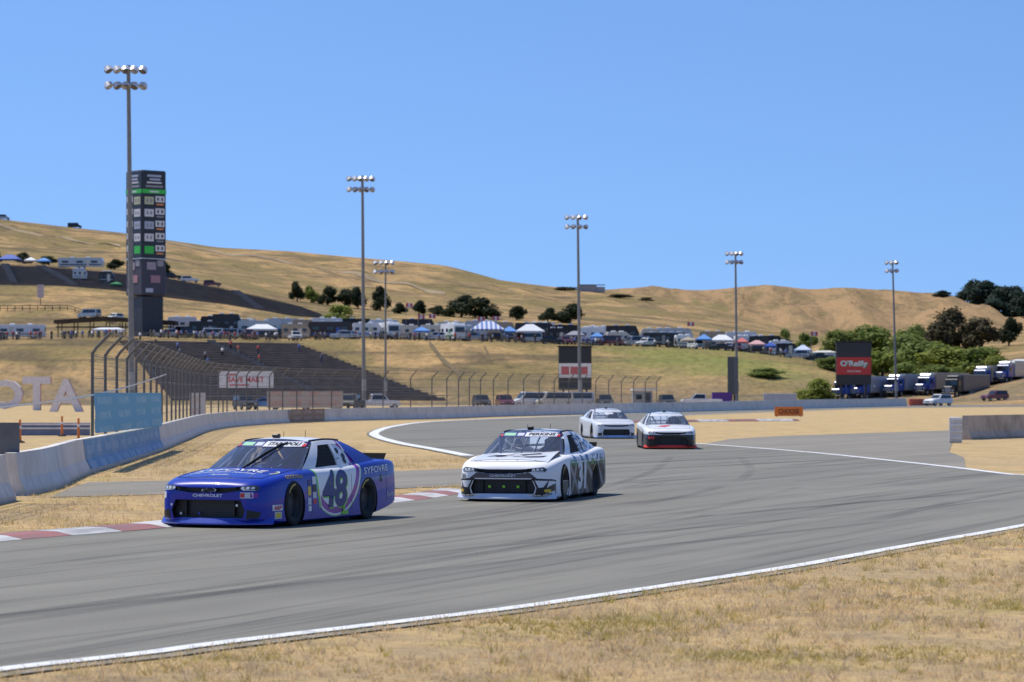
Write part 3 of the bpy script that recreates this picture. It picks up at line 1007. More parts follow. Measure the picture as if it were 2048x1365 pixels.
def mesh_material():
    t = NT("black_grille_mesh")
    x, y, z = t.xyz()
    a = t.math('LESS_THAN', t.math('FRACT', t.math('MULTIPLY', y, 30)), 0.25)
    b = t.math('LESS_THAN', t.math('FRACT', t.math('MULTIPLY', z, 30)), 0.25)
    t.color(t.mix(t.math('MAXIMUM', a, b), (0.006, 0.006, 0.007), (0.045, 0.047, 0.05)))
    t.set(Roughness=0.5)
    return t.mat
M_mesh = mesh_material()
M_lens = plain("headlight_sticker", (0.06, 0.065, 0.055), 0.15, coat=1.0)
M_chrome = plain("bright_metal", (0.72, 0.72, 0.73), 0.22, metal=1.0)
M_interior = plain("dark_cockpit", (0.02, 0.02, 0.022), 0.7)
M_cage = plain("grey_roll_cage", (0.45, 0.46, 0.48), 0.5)
D_white = plain("white_vinyl", (0.78, 0.78, 0.79), 0.4, 0.03)
D_black = plain("black_vinyl", (0.012, 0.012, 0.014), 0.4, 0.03)
D_navy = plain("navy_vinyl", NAVY, 0.4, 0.03)
D_lime = plain("lime_vinyl", (0.25, 0.62, 0.03), 0.4, 0.03)
D_green = plain("pale_green_vinyl", (0.32, 0.62, 0.38), 0.4, 0.05)
D_red = plain("red_vinyl", (0.62, 0.03, 0.03), 0.4, 0.03)
D_yellow = plain("yellow_vinyl", (0.8, 0.55, 0.03), 0.4, 0.03)
D_gold = plain("gold_vinyl", (0.55, 0.40, 0.08), 0.4, 0.03)
D_blue = plain("blue_vinyl", (0.02, 0.07, 0.45), 0.4, 0.03)
D_purple = plain("purple_vinyl", PURPLE, 0.4, 0.03)
D_grey = plain("grey_vinyl", (0.35, 0.35, 0.36), 0.4, 0.03)
D_lightgrey = plain("pale_vinyl", (0.60, 0.62, 0.66), 0.4, 0.03)
M_suit = plain("driver_suit", (0.55, 0.55, 0.58), 0.8)
M_helmet = plain("helmet_shell", (0.65, 0.66, 0.68), 0.25, coat=0.8)

def driver_mesh():
    """seated driver as one surface: helmeted head, shoulders, arms reaching to the wheel"""
    me = bpy.data.meshes.new("person")
    V = [(0, 0, 0), (0.0, 0, .25), (.02, 0, .42), (.05, 0, .50), (.07, 0, .60), (.02, .19, .40), (.17, .25, .22), (.40, .12, .27), (.02, -.19, .40), (.17, -.25, .22), (.40, -.12, .27), (.28, .10, -.04), (.28, -.10, -.04), (.44, .10, .28), (.44, -.10, .28)]
    E = [(0, 1), (1, 2), (2, 3), (3, 4), (2, 5), (5, 6), (6, 7), (2, 8), (8, 9), (9, 10), (0, 11), (0, 12), (7, 13), (10, 14)]
    rad = [.15, .16, .13, .065, .12, .075, .05, .04, .075, .05, .04, .09, .09, .04, .04]
    me.from_pydata(V, E, [])
    o = bpy.data.objects.new("tmp_person", me); COL.objects.link(o)
    md = o.modifiers.new("k", 'SKIN'); o.modifiers.new("s", 'SUBSURF').levels = 1
    for i, sv in enumerate(me.skin_vertices[0].data):
        sv.radius = (rad[i], rad[i]); sv.use_root = (i == 0)
    dg = bpy.context.evaluated_depsgraph_get(); dg.update()
    res = bpy.data.meshes.new_from_object(o.evaluated_get(dg))
    bpy.data.objects.remove(o)
    return res
DRIVER = driver_mesh()

# ------------------------------------------------------------------ stock car assembly
def front_at(a, b): return (3.2, a, b)          # a = towards the car's left (viewer's right), b = height
def hood_at(x0): return lambda a, b: (x0 - b, a, 2.0)
def side_at(sg, x0, z0): return (lambda a, b: (x0 - sg * a, sg * 1.6, z0 + b))

def make_car(label, heading, pos, body_p, cabin_p, splitter_m, steer=0.0, spoiler_m=None, roof_m=None):
    root = empty("race_car", pos, 0, label, "race car", "race cars on the track")
    hx, hy = heading
    root.rotation_euler = (0, 0, math.atan2(hy, hx)); root.scale = (0.935, 0.935, 1.0)
    body = obj("body", BODY.copy(), root); body.data.materials.append(body_p); body.data.materials.append(M_black)
    cab = obj("cabin", CABIN.copy(), root); cab.data.materials.append(cabin_p)
    # floor pan and inner wheel wells
    MB().box((0.1, 0, 0.16), (4.4, 1.1, 0.06)).build("floor_pan", M_black, root)
    # glass
    obj("windshield", WINDSHIELD, root, M_ws)
    obj("rear_window", REARGLASS, root, M_ws)
    for sg in (1, -1):
        obj("window_net", NETS[sg], root, M_net)
        q = obj("quarter_window", QTRS[sg], root, M_ws if sg < 0 else body_p)
        for k, (s, t_) in enumerate(((.575, .62), (.625, .42), (.600, .25))):
            c = side_pt(s, t_, sg, -0.012)
            nrm = Vector((0, sg, 0.55)).normalized()
            ux = Vector((1, 0, 0)); uz = nrm.cross(ux)
            d = MB(); pts = [c + (ux * math.cos(2 * math.pi * i / 14) + uz * math.sin(2 * math.pi * i / 14)) * 0.052 for i in range(14)]
            d.quad(pts); d.build("duct", M_black, q)
    # cockpit seen through the glass
    ck = MB()
    ck.box((0.85, 0, 0.73), (0.75, 1.45, 0.05)); ck.box((-1.2, 0, 0.80), (1.1, 1.3, 0.04)); ck.box((-0.2, 0, 0.25), (2.0, 1.5, 0.04))
    ck.build("dashboard", M_interior, root)
    st = MB(); st.box((-0.45, 0.33, 0.55), (0.12, 0.55, 0.75)); st.box((-0.36, 0.33, 0.98), (0.16, 0.40, 0.22), bev=0.03)
    st.build("racing_seat", M_interior, root)
    for yy in (-0.26, 0.0, 0.26):
        MB().tube([(1.16 - abs(yy) * .3, yy, 0.80), ws_pt(yy / 0.8, .5) + Vector((-.035, 0, -.01)), ws_pt(yy / 0.72, .97) + Vector((-.03, 0, -.015))], 0.016, 8).build("windshield_brace", M_cage, root)
    for sg in (1, -1):
        MB().tube([(0.95, sg * .78, .72), (0.12, sg * .55, 1.17), (-0.85, sg * .53, 1.17), (-1.7, sg * .6, .82)], 0.022, 8).build("roll_bar", M_cage, root)
    MB().tube([(-0.55, -.56, .4), (-0.55, -.53, 1.15), (-0.55, .53, 1.15), (-0.55, .56, .4)], 0.022, 8).build("roll_hoop", M_cage, root)
    sw = MB(); sw.tube([(0.22 + .05 * math.sin(a), 0.33 + .17 * math.cos(a), 0.80 + .16 * math.sin(a)) for a in [2 * math.pi * k / 16 for k in range(17)]], 0.014, 6, caps=False)
    sw.build("steering_wheel", M_black, root)
    # wheels
    for ax, sg in ((AXF, 1), (AXF, -1), (AXR, 1), (AXR, -1)):
        w = empty("wheel", (ax, sg * 0.825, WR))
        w.parent = root
        w.rotation_euler = (0, R(3) * sg if False else 0, (steer if ax > 0 else 0) + (math.pi if sg < 0 else 0))
        obj("tyre", TYRE, w, M_rubber); obj("rim", RIM, w, M_dark); obj("tyre_lettering", GOLDARC, w, D_gold)
    # splitter, skirts, spoiler
    def spl(a, b):
        y = (2 * a - 1) * 0.985; x = 2.60 - 0.40 * abs(y) ** 2.6 / 0.985 ** 2.6 - 0.33 * (1 - b)
        return Vector((x, y, 0.05 + 0.0 * b))
    sp = MB()
    top = lambda a, b: spl(a, b) + Vector((0, 0, 0.022)); 
    sp.grid(top, 22, 1); sp.grid(spl, 22, 1, flip=True)
    sp.grid(lambda a, b: lerp(spl(a, 1), top(a, 1), b), 22, 1)
    # valance rising from the lip to the bumper
    sp.grid(lambda a, b: Vector((spl(a, 1).x - 0.012 - 0.055 * b, spl(a, 1).y * (1 - 0.01 * b), 0.072 + 0.075 * b)), 22, 2)
    sp.build("splitter", splitter_m, root, 40)
    s_ = MB()
    s_.grid(lambda a, b: Vector((-2.36 - 0.10 * b - 0.05 * (1 - (2 * a - 1) ** 2), (2 * a - 1) * 0.72, 0.885 + 0.11 * b)), 12, 1)
    s_.grid(lambda a, b: Vector((-2.372 - 0.10 * b - 0.05 * (1 - (2 * a - 1) ** 2), (2 * a - 1) * 0.72, 0.885 + 0.11 * b)), 12, 1)
    s_.build("spoiler", spoiler_m or plain("matt_black_spoiler", (.010, .010, .011), .9, spec=.1), root, None)
    # grille inserts and lamps
    MB().quad([(2.36, y, z) for y, z in [(-.66, .12), (.66, .12), (.66, .42), (-.66, .42)]]).build("lower_grille", M_mesh, root)
    MB().quad([(2.385, y, z) for y, z in [(-.60, .49), (.60, .49), (.60, .615), (-.60, .615)]]).build("upper_grille", M_black, root)
    for yy in (-.42, .42):
        MB().box((2.40, yy, .275), (.05, .02, .22)).build("grille_bar", M_black, root)
    for sg in (1, -1):
        hl = decal("headlight", poly_shape([(sg * .45, .533), (sg * .60, .540), (sg * .80, .532), (sg * .835, .575), (sg * .77, .618), (sg * .47, .592)][::sg]), front_at, M_lens, root, BVH_BODY, (-1, 0, 0), 0.005)
        for k, (yy, zz, r) in enumerate(((.60, .576, .020), (.675, .577, .020), (.745, .577, .017))):
            decal("lamp", poly_shape([(sg * yy + r * 1.5 * math.cos(2 * math.pi * i / 10), zz + r * math.sin(2 * math.pi * i / 10)) for i in range(10)]), front_at, D_lightgrey, hl, BVH_BODY, (-1, 0, 0), 0.008)
        decal("running_lamp", poly_shape([(sg * .45, .548), (sg * .55, .559), (sg * .78, .549), (sg * .78, .541), (sg * .55, .549), (sg * .45, .537)][::sg]), front_at, D_white, hl, BVH_BODY, (-1, 0, 0), 0.009)
        # roof rails
        MB().tube([roof_pt(sg * .93, s) + Vector((0, 0, .012)) for s in [k / 8 for k in range(9)]], 0.014, 6).build("roof_rail", roof_m or M_black, root)
        # hood pins
    for yy in (-.55, -.2, .2, .55):
        h, n, i, d = BVH_BODY.ray_cast(Vector((2.18 - .12 * abs(yy), yy, 2)), Vector((0, 0, -1)))
        MB().box(tuple(h + Vector((0, 0, .006))), (.035, .02, .012)).build("hood_pin", M_chrome, root)
    # hood cut line
    pts = []
    for k in range(25):
        y = lerp(-.74, .74, k / 24)
        x = 2.26 - .16 * abs(y / .74) ** 3
        h, n, i, d = BVH_BODY.ray_cast(Vector((x, y, 2)), Vector((0, 0, -1))); pts.append(h + Vector((0, 0, .001)))
    MB().tube(pts, 0.006, 5).build("hood_seam", M_black, root)
    for sg in (1, -1):
        pts = []
        for k in range(16):
            h, n, i, d = BVH_BODY.ray_cast(Vector((lerp(2.10, 1.08, k / 15), sg * lerp(.74, .80, k / 15), 2)), Vector((0, 0, -1))); pts.append(h + Vector((0, 0, .001)))
        MB().tube(pts, 0.005, 5).build("hood_seam", M_black, root)
    # air ducts beside the grille, panel seams along the sides
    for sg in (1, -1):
        decal("air_duct_and_reflection", poly_shape([(sg * .655, .13), (sg * .82, .14), (sg * .85, .23), (sg * .675, .27)][::sg]), front_at, M_black, root, BVH_BODY, (-1, 0, 0), 0.003)  # duct opening, its black also painting in the dark asphalt reflection
        for xx, z0, z1 in ((.86, .10, .74), (-.60, .10, .78), (-1.95, .25, .80)):
            decal("panel_seam", rect_shape(.009, z1 - z0), side_at(sg, xx, (z0 + z1) / 2), M_black, root, BVH_BODY, (0, -sg, 0), 0.002, .1)
        decal("fuel_filler" if sg > 0 else "access_cap", poly_shape([(.06 * math.cos(2 * math.pi * i / 12), .06 * math.sin(2 * math.pi * i / 12)) for i in range(12)]), side_at(sg, -1.72, .62), M_dark, root, BVH_BODY, (0, -sg, 0), .003)
    # camera pod and aerials on the roof
    p = roof_pt(-.1, .15)
    MB().box(tuple(p + Vector((0, 0, .03))), (.10, .12, .06), bev=.015).build("roof_camera", M_black, root)
    for a, s in ((.35, .55), (-.5, .8)):
        p = roof_pt(a, s)
        MB().tube([p, p + Vector((-.01, 0, .10))], .005, 5).build("aerial", M_black, root)
    dr = empty("person", (-0.30, 0.33, 0.42)); dr.parent = root
    obj("driver_body", DRIVER, dr, M_suit)
    MB().lathe([(0, -.14), (.07, -.135), (.115, -.08), (.13, 0), (.12, .07), (.08, .12), (0, .14)], 'Z', 16, (.08, 0, .60)).build("helmet", M_helmet, dr, 60)
    MB().box((.185, 0, .61), (.04, .17, .07), bev=.01).build("visor", M_black, dr)
    return root

def bowtie(sz):
    h = sz * .36; w = sz
    return poly_shape([(-w, -h * .35), (-w * .30, -h * .35), (-w * .36, -h), (w * .26, -h), (w * .32, -h * .35), (w * .86, -h * .35), (w, h * .35), (w * .30, h * .35), (w * .36, h), (-w * .26, h), (-w * .32, h * .35), (-w * .86, h * .35)])
def ws_at(a, b): return (2.0, a, b)

def car_side_frame(label, pos_center, heading): pass

# leading car: blue with white doors
hd = R(22.5)
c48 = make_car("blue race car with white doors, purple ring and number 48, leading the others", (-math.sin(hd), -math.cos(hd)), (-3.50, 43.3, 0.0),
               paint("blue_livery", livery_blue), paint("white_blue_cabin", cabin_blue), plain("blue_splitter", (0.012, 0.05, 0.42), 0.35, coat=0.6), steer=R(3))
bl = BVH_BODY
def T_on(car, name, s, w, h, at, proj, mat, bold=0.0, shear=0.0, bvh=None, off=0.005):
    return decal(name, text_fit(s, w, h, bold, shear), at, mat, car, bvh or BVH_BODY, proj, off)
def R_on(car, name, w, h, at, proj, mat, off=0.004, bvh=None):
    return decal(name, rect_shape(w, h), at, mat, car, bvh or BVH_BODY, proj, off)
for sg in (1, -1):
    T_on(c48, "door_number", "48", 0.94, 0.57, lambda a, b: (0.0 - sg * a, sg * 1.6, 0.49 + b), (0, -sg, 0), D_lime, 0.040, 0.12, off=0.004)
    T_on(c48, "door_number", "48", 0.92, 0.56, lambda a, b: (0.025 - sg * a, sg * 1.6, 0.507 + b), (0, -sg, 0), D_navy, 0.034, 0.12, off=0.008)
    T_on(c48, "quarter_lettering", "SYFOVRE", 0.96, 0.10, lambda a, b: (-1.55 - sg * a, sg * 1.6, 0.765 + b + 0.04 * a * sg), (0, -sg, 0), D_white, 0.01)
    T_on(c48, "quarter_lettering", "(pegcetacoplan injection)", 0.95, 0.07, lambda a, b: (-1.58 - sg * a, sg * 1.6, 0.63 + b + 0.03 * a * sg), (0, -sg, 0), D_lightgrey, 0.0)
    T_on(c48, "quarter_lettering", "Apellis", 0.34, 0.09, lambda a, b: (-2.12 - sg * a, sg * 1.6, 0.36 + b), (0, -sg, 0), D_lightgrey, 0.0)
    T_on(c48, "fender_lettering", "GOODYEAR", 0.52, 0.05, lambda a, b: (1.42 - sg * a, sg * 1.6, 0.725 - 0.04 * (a * 3) ** 2 * 0.5 + b), (0, -sg, 0), D_gold, 0.02, 0.15)
    # contingency stickers ahead of the door
    for k, (xx, zz, w, h, m) in enumerate(((.77, .65, .13, .11, D_white), (.77, .535, .13, .10, D_black), (.765, .43, .12, .09, D_lightgrey), (.755, .34, .12, .07, D_red),
                                          (.95, .50, .11, .13, D_yellow), (.95, .62, .10, .09, D_navy), (.95, .345, .12, .10, D_lightgrey), (.94, .24, .11, .08, D_white))):
        R_on(c48, "sticker", w, h, side_at(sg, xx, zz), (0, -sg, 0), m)
    T_on(c48, "sticker_lettering", "ARP", 0.24, 0.065, lambda a, b: (2.18 - sg * a, sg * 1.6, 0.285 + b), (-0.3, -sg, 0), D_red, 0.03, 0.3, off=0.009)
    R_on(c48, "sticker", 0.28, 0.085, side_at(sg, 2.18, 0.285), (-0.3, -sg, 0), D_white)
    R_on(c48, "sticker", 0.20, 0.10, side_at(sg, 2.16, 0.175), (-0.3, -sg, 0), D_lightgrey)
    R_on(c48, "sticker", 0.14, 0.07, side_at(sg, 2.16, 0.175), (-0.3, -sg, 0), D_yellow, off=0.007)
    T_on(c48, "name_lettering", "S. STAROPOLI", 0.34, 0.028, lambda a, b: (-0.35 - sg * a, sg * 1.6, 1.185 + b), (0, -sg, -0.3), D_navy, 0.0)
    MB().box((-0.33, sg * 0.985, 0.135), (.22, .012, .05)).build("jack_marker", D_lime, c48)
    MB().box((-0.28, sg * 0.985, 0.20), (.05, .012, .10)).build("jack_marker", D_lime, c48)
down = (0, 0, -1)
T_on(c48, "hood_lettering", "SYFOVRE", 1.20, 0.25, lambda a, b: (1.52 - b + 0.25 * a * a, a - .06, 2), down, D_white, 0.012)
T_on(c48, "hood_lettering", "(pegcetacoplan injection)", 1.14, 0.15, lambda a, b: (1.80 - b + 0.22 * a * a, a - .08, 2), down, D_white, 0.004)
T_on(c48, "hood_lettering", "Apellis", 0.32, 0.15, lambda a, b: (2.06 - b, a - .04, 2), down, D_lightgrey, 0.004)
for rr, mm, dx in ((.15, D_white, 0), (.115, D_lime, .0), (.08, D_purple, 0)):
    arc = [(.60 + rr * .8 * math.sin(k / 12 * 2.6 + .2), .0 + rr * math.cos(k / 12 * 2.6 + .2)) for k in range(13)]
    arc += [(.60 + (rr - .022) * .8 * math.sin(k / 12 * 2.6 + .2), .0 + (rr - .022) * math.cos(k / 12 * 2.6 + .2)) for k in range(12, -1, -1)]
    decal("hood_emblem", poly_shape(arc), lambda a, b: (1.62 - b * 1.2, a + .05, 2), mm, c48, bl, down, 0.005)
T_on(c48, "nose_lettering", "CHEVROLET", 0.52, 0.042, lambda a, b: (3.2, a, 0.468 + b), (-1, 0, 0), D_white, 0.03)
for dc, sz, of in ((D_lightgrey, .135, .006), (D_black, .105, .009)):
    decal("nose_emblem", bowtie(sz), lambda a, b: (3.2, a, 0.542 + b), dc, c48, tree_of(MB().quad([(2.455, -1, 0), (2.455, 1, 0), (2.455, 1, 1), (2.455, -1, 1)]).mesh("t")), (-1, 0, 0), of)
T_on(c48, "nose_number", "48", 0.11, 0.10, lambda a, b: (3.2, -.80 + a, 0.47 + b), (-1, 0, 0), D_white, 0.06)
R_on(c48, "sticker", 0.20, 0.085, lambda a, b: (3.2, .66 + a, .475 + b), (-1, 0, 0), D_lightgrey)
R_on(c48, "sticker", 0.07, 0.06, lambda a, b: (3.2, .60 + a, .475 + b), (-1, 0, 0), D_red, off=0.007)
R_on(c48, "sticker", 0.10, 0.07, lambda a, b: (3.2, .845 + a, .475 + b), (-1, -0.1, 0), D_purple)
for k, (yy, zz) in enumerate(((-.52, .20), (-.2, .205), (.5, .33), (-.64, .33))):
    MB().box((2.40 + 0.08 * (k == 3) + .08 * (k == 2), yy, zz), (.02, .03, .035)).build("tow_tab", D_white if k != 1 else D_blue, c48)
def banner(car, name, s, extra=True):
    zb = 1.175
    R_on(car, "windshield_banner", 1.30, 0.085, lambda a, b: (2.0, a * (1 - .12 * b), zb + b), (-1, 0, 0), D_navy, bvh=BVH_WS)
    R_on(car, "windshield_banner", 0.66, 0.074, lambda a, b: (2.0, .27 + a, zb - .001 + b), (-1, 0, 0), D_white, off=.007, bvh=BVH_WS)
    T_on(car, "name_lettering", s, 0.50, 0.046, lambda a, b: (2.0, .26 + a, zb + b), (-1, 0, 0), D_black, 0.03, bvh=BVH_WS, off=.011)
    R_on(car, "sticker", 0.26, 0.05, lambda a, b: (2.0, -.40 + a, zb + b), (-1, 0, 0), D_green, off=.007, bvh=BVH_WS)
    R_on(car, "sticker", 0.14, 0.05, lambda a, b: (2.0, -.16 + a, zb + b), (-1, 0, 0), D_lightgrey, off=.007, bvh=BVH_WS)
    R_on(car, "sticker", 0.05, 0.04, lambda a, b: (2.0, .575 + a, zb - .02 + b), (-1, 0, 0), D_red, off=.009, bvh=BVH_WS)
    R_on(car, "sticker", 0.05, 0.04, lambda a, b: (2.0, -.575 + a, zb - .02 + b), (-1, 0, 0), D_red, off=.009, bvh=BVH_WS)
banner(c48, "windshield_banner", "STAROPOLI")
wp = empty("wiper", (0, 0, 0)); wp.parent = c48
MB().tube([ws_pt(-.02, .02) + Vector((.05, 0, .03)), ws_pt(.20, .42) + Vector((.05, 0, .03)), ws_pt(.40, .78) + Vector((.035, 0, .02))], .016, 6).build("wiper_arm", M_black, wp)
MB().tube([ws_pt(.02, .08) + Vector((.03, 0, .02)), ws_pt(.24, .45) + Vector((.03, 0, .02)), ws_pt(.47, .86) + Vector((.02, 0, .012))], .011, 6).build("wiper_blade", M_rubber, wp)

# second car: white with grey slashes, hood bent open at one corner
hd = R(14.5)
c31 = make_car("white race car with grey striped doors and a bent hood, second of the four", (-math.sin(hd), -math.cos(hd)), (0.42, 53.2, 0.0),
               paint("white_striped_livery", livery_stripes, 0.5, 0.08), paint("white_cabin_black_roof", cabin_stripes), plain("white_splitter", (0.62, 0.66, 0.74), 0.35, coat=0.6), steer=R(4))
def hood_raised(a, b):
    y = lerp(-.70, .80, a); x = lerp(2.12, 1.16, b)
    h, n, i, d = BVH_BODY.ray_cast(Vector((x, y, 2)), Vector((0, 0, -1)))
    lift = .008 + .012 * math.sin(a * 7 + b * 3) * b + .085 * max(0, (a - .6) / .4) ** 2 * max(0, b) ** 1.2 + .02 * max(0, 1 - abs(b - .15) / .15) * max(0, 1 - abs(a - .5) / .4)
    return h + Vector((0, 0, lift))
MB().grid(hood_raised, 24, 16).build("hood", paint("white_bent_hood", livery_white), c31, 50, False)
def dark_gap(a, b):
    p = hood_raised(lerp(.55, 1, a), 1); q = hood_raised(lerp(.55, 1, a), 1); q.z -= .1 * max(.15, a)
    return p.lerp(q, b) + Vector((.01, 0, -.004))
MB().grid(dark_gap, 10, 1).build("hood_gap", M_black, c31, None, False)
def dark_gap2(a, b):
    p = hood_raised(1, lerp(.3, 1, a)); q = p.copy(); q.z -= .10 * a + .01
    return p.lerp(q, b) + Vector((0, -.004, -.004))
MB().grid(dark_gap2, 10, 1).build("hood_gap", M_black, c31, None, False)
bvh_h = tree_of(BODY, [o.data for o in c31.children if o.name.startswith("hood") and "gap" not in o.name and "pin" not in o.name and "seam" not in o.name][0])
for k, pl in enumerate(([(-.42, -.05), (-.30, .06), (-.10, .10), (-.05, .07), (-.20, .03), (-.12, -.03), (-.28, -.10), (-.24, -.02)],
                        [(.02, .08), (.30, .13), (.36, .08), (.16, .06), (.10, .02)], [(.10, -.06), (.20, -.10), (.42, -.06), (.46, .0), (.36, -.02), (.30, -.05), (.2, -.03)], [(-.05, -.02), (.05, .0), (.10, -.04), (0, -.06)])):
    decal("hood_graphic", poly_shape(pl), lambda a, b: (1.66 - b * 2.4, a * 1.35 + .05, 2), D_black if k != 3 else D_grey, c31, bvh_h, down, 0.006)
for sg in (1, -1):
    T_on(c31, "door_number", "31", 0.80, 0.56, lambda a, b: (0.0 - sg * a, sg * 1.6, 0.44 + b), (0, -sg, 0), D_lightgrey, 0.05, 0.15, off=.007)
    decal("bumper_graphic", poly_shape([(sg * .58, .425), (sg * .90, .405), (sg * .97, .36), (sg * .97, .10), (sg * .62, .10), (sg * .66, .25)][::sg]), front_at, D_black, c31, bl, (-1, 0, 0), .004)
    decal("bumper_graphic", poly_shape([(sg * .63, .385), (sg * .85, .375), (sg * .78, .265), (sg * .70, .255)][::sg]), front_at, D_white, c31, bl, (-1, 0, 0), .008)
    decal("bumper_graphic", poly_shape([(sg * .86, .375), (sg * .97, .36), (sg * .83, .25)][::sg]), front_at, D_white, c31, bl, (-1, 0, 0), .008)
    decal("bumper_graphic", poly_shape([(sg * .78, .13), (sg * .97, .22), (sg * .97, .09), (sg * .70, .09)][::sg]), front_at, D_white, c31, bl, (-1, 0, 0), .008)
    decal("bumper_graphic", poly_shape([(sg * .585, .115), (sg * .69, .105), (sg * .715, .25), (sg * .63, .44), (sg * .555, .415), (sg * .632, .25)][::sg]), front_at, D_black, c31, bl, (-1, 0, 0), .0065)
    R_on(c31, "sticker", 0.09, 0.05, lambda a, b: (3.2, sg * .84 + a, .20 + b), (-1, 0, 0), D_yellow, off=.009)
decal("bumper_graphic", poly_shape([(-.66, .425), (.66, .425), (.52, .525), (.30, .500), (-.30, .500), (-.52, .525)]), front_at, plain("brown_vinyl", (.10, .085, .09), .4), c31, bl, (-1, 0, 0), .004)
T_on(c31, "nose_lettering", "CHEVROLET", 0.52, 0.042, lambda a, b: (3.2, a, 0.468 + b), (-1, 0, 0), D_lightgrey, 0.03, off=.008)
T_on(c31, "nose_number", "31", 0.09, 0.08, lambda a, b: (3.2, -.80 + a, 0.46 + b), (-1, 0, 0), D_black, 0.04, off=.008)
for yy in (-.28, 0, .28):
    MB().box((2.42, yy, .27), (.02, .05, .045)).build("tow_tab", D_lime, c31)
banner(c31, "windshield_banner", "PERKINS")

# fourth and third cars further back, head on
hd = R(-8)
c_w = make_car("plain white race car at the back of the four, entering the bend", (-math.sin(hd), -math.cos(hd)), (4.10, 123.0, 0.0), paint("white_livery", livery_white), paint("white_cabin", cabin_white), plain("pale_blue_splitter", (0.42, 0.52, 0.75), 0.35))
R_on(c_w, "windshield_banner", 1.20, 0.10, lambda a, b: (2.0, a * (1 - .12 * b), 1.165 + b), (-1, 0, 0), D_lightgrey, bvh=BVH_WS)
R_on(c_w, "sticker", 0.40, 0.06, lambda a, b: (2.0, -.05 + a, 1.06 + b), (-1, 0, 0), D_white, off=.007, bvh=BVH_WS)
hd = R(-1.5)
c_r = make_car("white race car with black nose and red splitter, third of the four", (-math.sin(hd), -math.cos(hd)), (5.42, 100.6, 0.0), paint("white_black_livery", livery_dark), paint("white_navy_cabin", cabin_dark), plain("red_splitter", (0.85, 0.045, 0.02), 0.4))
decal("hood_emblem", poly_shape([(-.34, -.06), (-.04, -.12), (.14, .02), (.20, .12), (-.10, .14)]), lambda a, b: (1.75 - 2.0 * b, a - .12, 2), D_red, c_r, bl, down, .005)
R_on(c_r, "sticker", 0.22, 0.09, lambda a, b: (3.2, -.72 + a, .40 + b), (-1, 0, 0), D_red)
R_on(c_r, "windshield_banner", 1.24, 0.085, lambda a, b: (2.0, a * (1 - .12 * b), 1.17 + b), (-1, 0, 0), D_lightgrey, bvh=BVH_WS)

# ------------------------------------------------------------------ concrete walls
def concrete(name, c, stain, streak=0.5):
    t = NT(name)
    n = t.noise(0.8, 5, 0.65); f = t.noise(7, 5, 0.7, stretch=(1, 1, 0.25))
    cc = t.mix(t.math('MULTIPLY', t.ramp(n, [(0.45, (0, 0, 0)), (0.72, (1, 1, 1))]), streak), c, stain)
    x, y, z = t.xyz()
    cc = t.mix(t.math('MULTIPLY', t.maprange(t.math('ADD', z, t.math('MULTIPLY', f, 0.25)), 0.30, 0.12), 0.55), cc, stain)
    t.color(t.mix(1.0, cc, t.ramp(f, [(0.3, (0.80, 0.80, 0.80)), (0.6, (1.04, 1.04, 1.04))]), 'MULTIPLY'))
    t.set(Roughness=0.85)
    t.bump(f, 0.15, 0.02)
    return t.mat
M_wallpaint = concrete("white_painted_concrete", (0.70, 0.665, 0.61), (0.46, 0.40, 0.33))
M_bareconc = concrete("bare_brown_concrete", (0.50, 0.43, 0.35), (0.27, 0.22, 0.17), 0.9)

WALL_PIX = [(51, 990), (86, 983), (122, 973), (173, 949), (244, 927), (325, 900), (371, 881), (420, 862), (480, 853), (580, 846), (700, 841.5), (880, 838), (1000, 833.5), (1160, 829.5), (1400, 823.5), (1640, 817), (1815, 812.5)]
WALL_H = [.80, .81, .82, .82, .82, .82, .84, .85, .86, .86, .86, .9, .92, .96, 1.0, 1.12, 1.15]
wall_pts = catmull(gp(WALL_PIX), 10)
wall_h = []
for i in range(len(WALL_H) - 1):
    wall_h += [lerp(WALL_H[i], WALL_H[i + 1], k / 10) for k in range(10)]
wall_h.append(WALL_H[-1])
WL = [0]
for a, b in zip(wall_pts, wall_pts[1:]): WL.append(WL[-1] + (b - a).length)
def wall_at(s):
    s = max(0, min(WL[-1] - 1e-4, s))
    i = max(k for k in range(len(WL) - 1) if WL[k] <= s)
    t = (s - WL[i]) / (WL[i + 1] - WL[i])
    p = wall_pts[i].lerp(wall_pts[i + 1], t)
    d = wall_pts[min(i + 2, len(wall_pts) - 1)] - wall_pts[max(i - 1, 0)]
    d.z = 0; d.normalize()
    return p, d, lerp(wall_h[i], wall_h[i + 1], t)
def wall_s_at_u(u):
    best = min(range(400), key=lambda k: abs(CU + FPX * wall_at(WL[-1] * k / 399)[0].x / wall_at(WL[-1] * k / 399)[0].y - u))
    return WL[-1] * best / 399
PROF = [(-.30, -.03), (-.30, .07), (-.17, .32), (-.10, 1.0), (.10, 1.0), (.17, .32), (.30, .07), (.30, -.03)]   # (across, z: share of height)
def wall_profile(p, d, h):
    nn = Vector((-d.y, d.x, 0))
    out = []
    for a, z in PROF:
        zz = z if z < .1 else (z if z < .9 else h)
        out.append(p + nn * (a + 0.30) + Vector((0, 0, zz)))      # the visible foot stays on the traced line
    return out
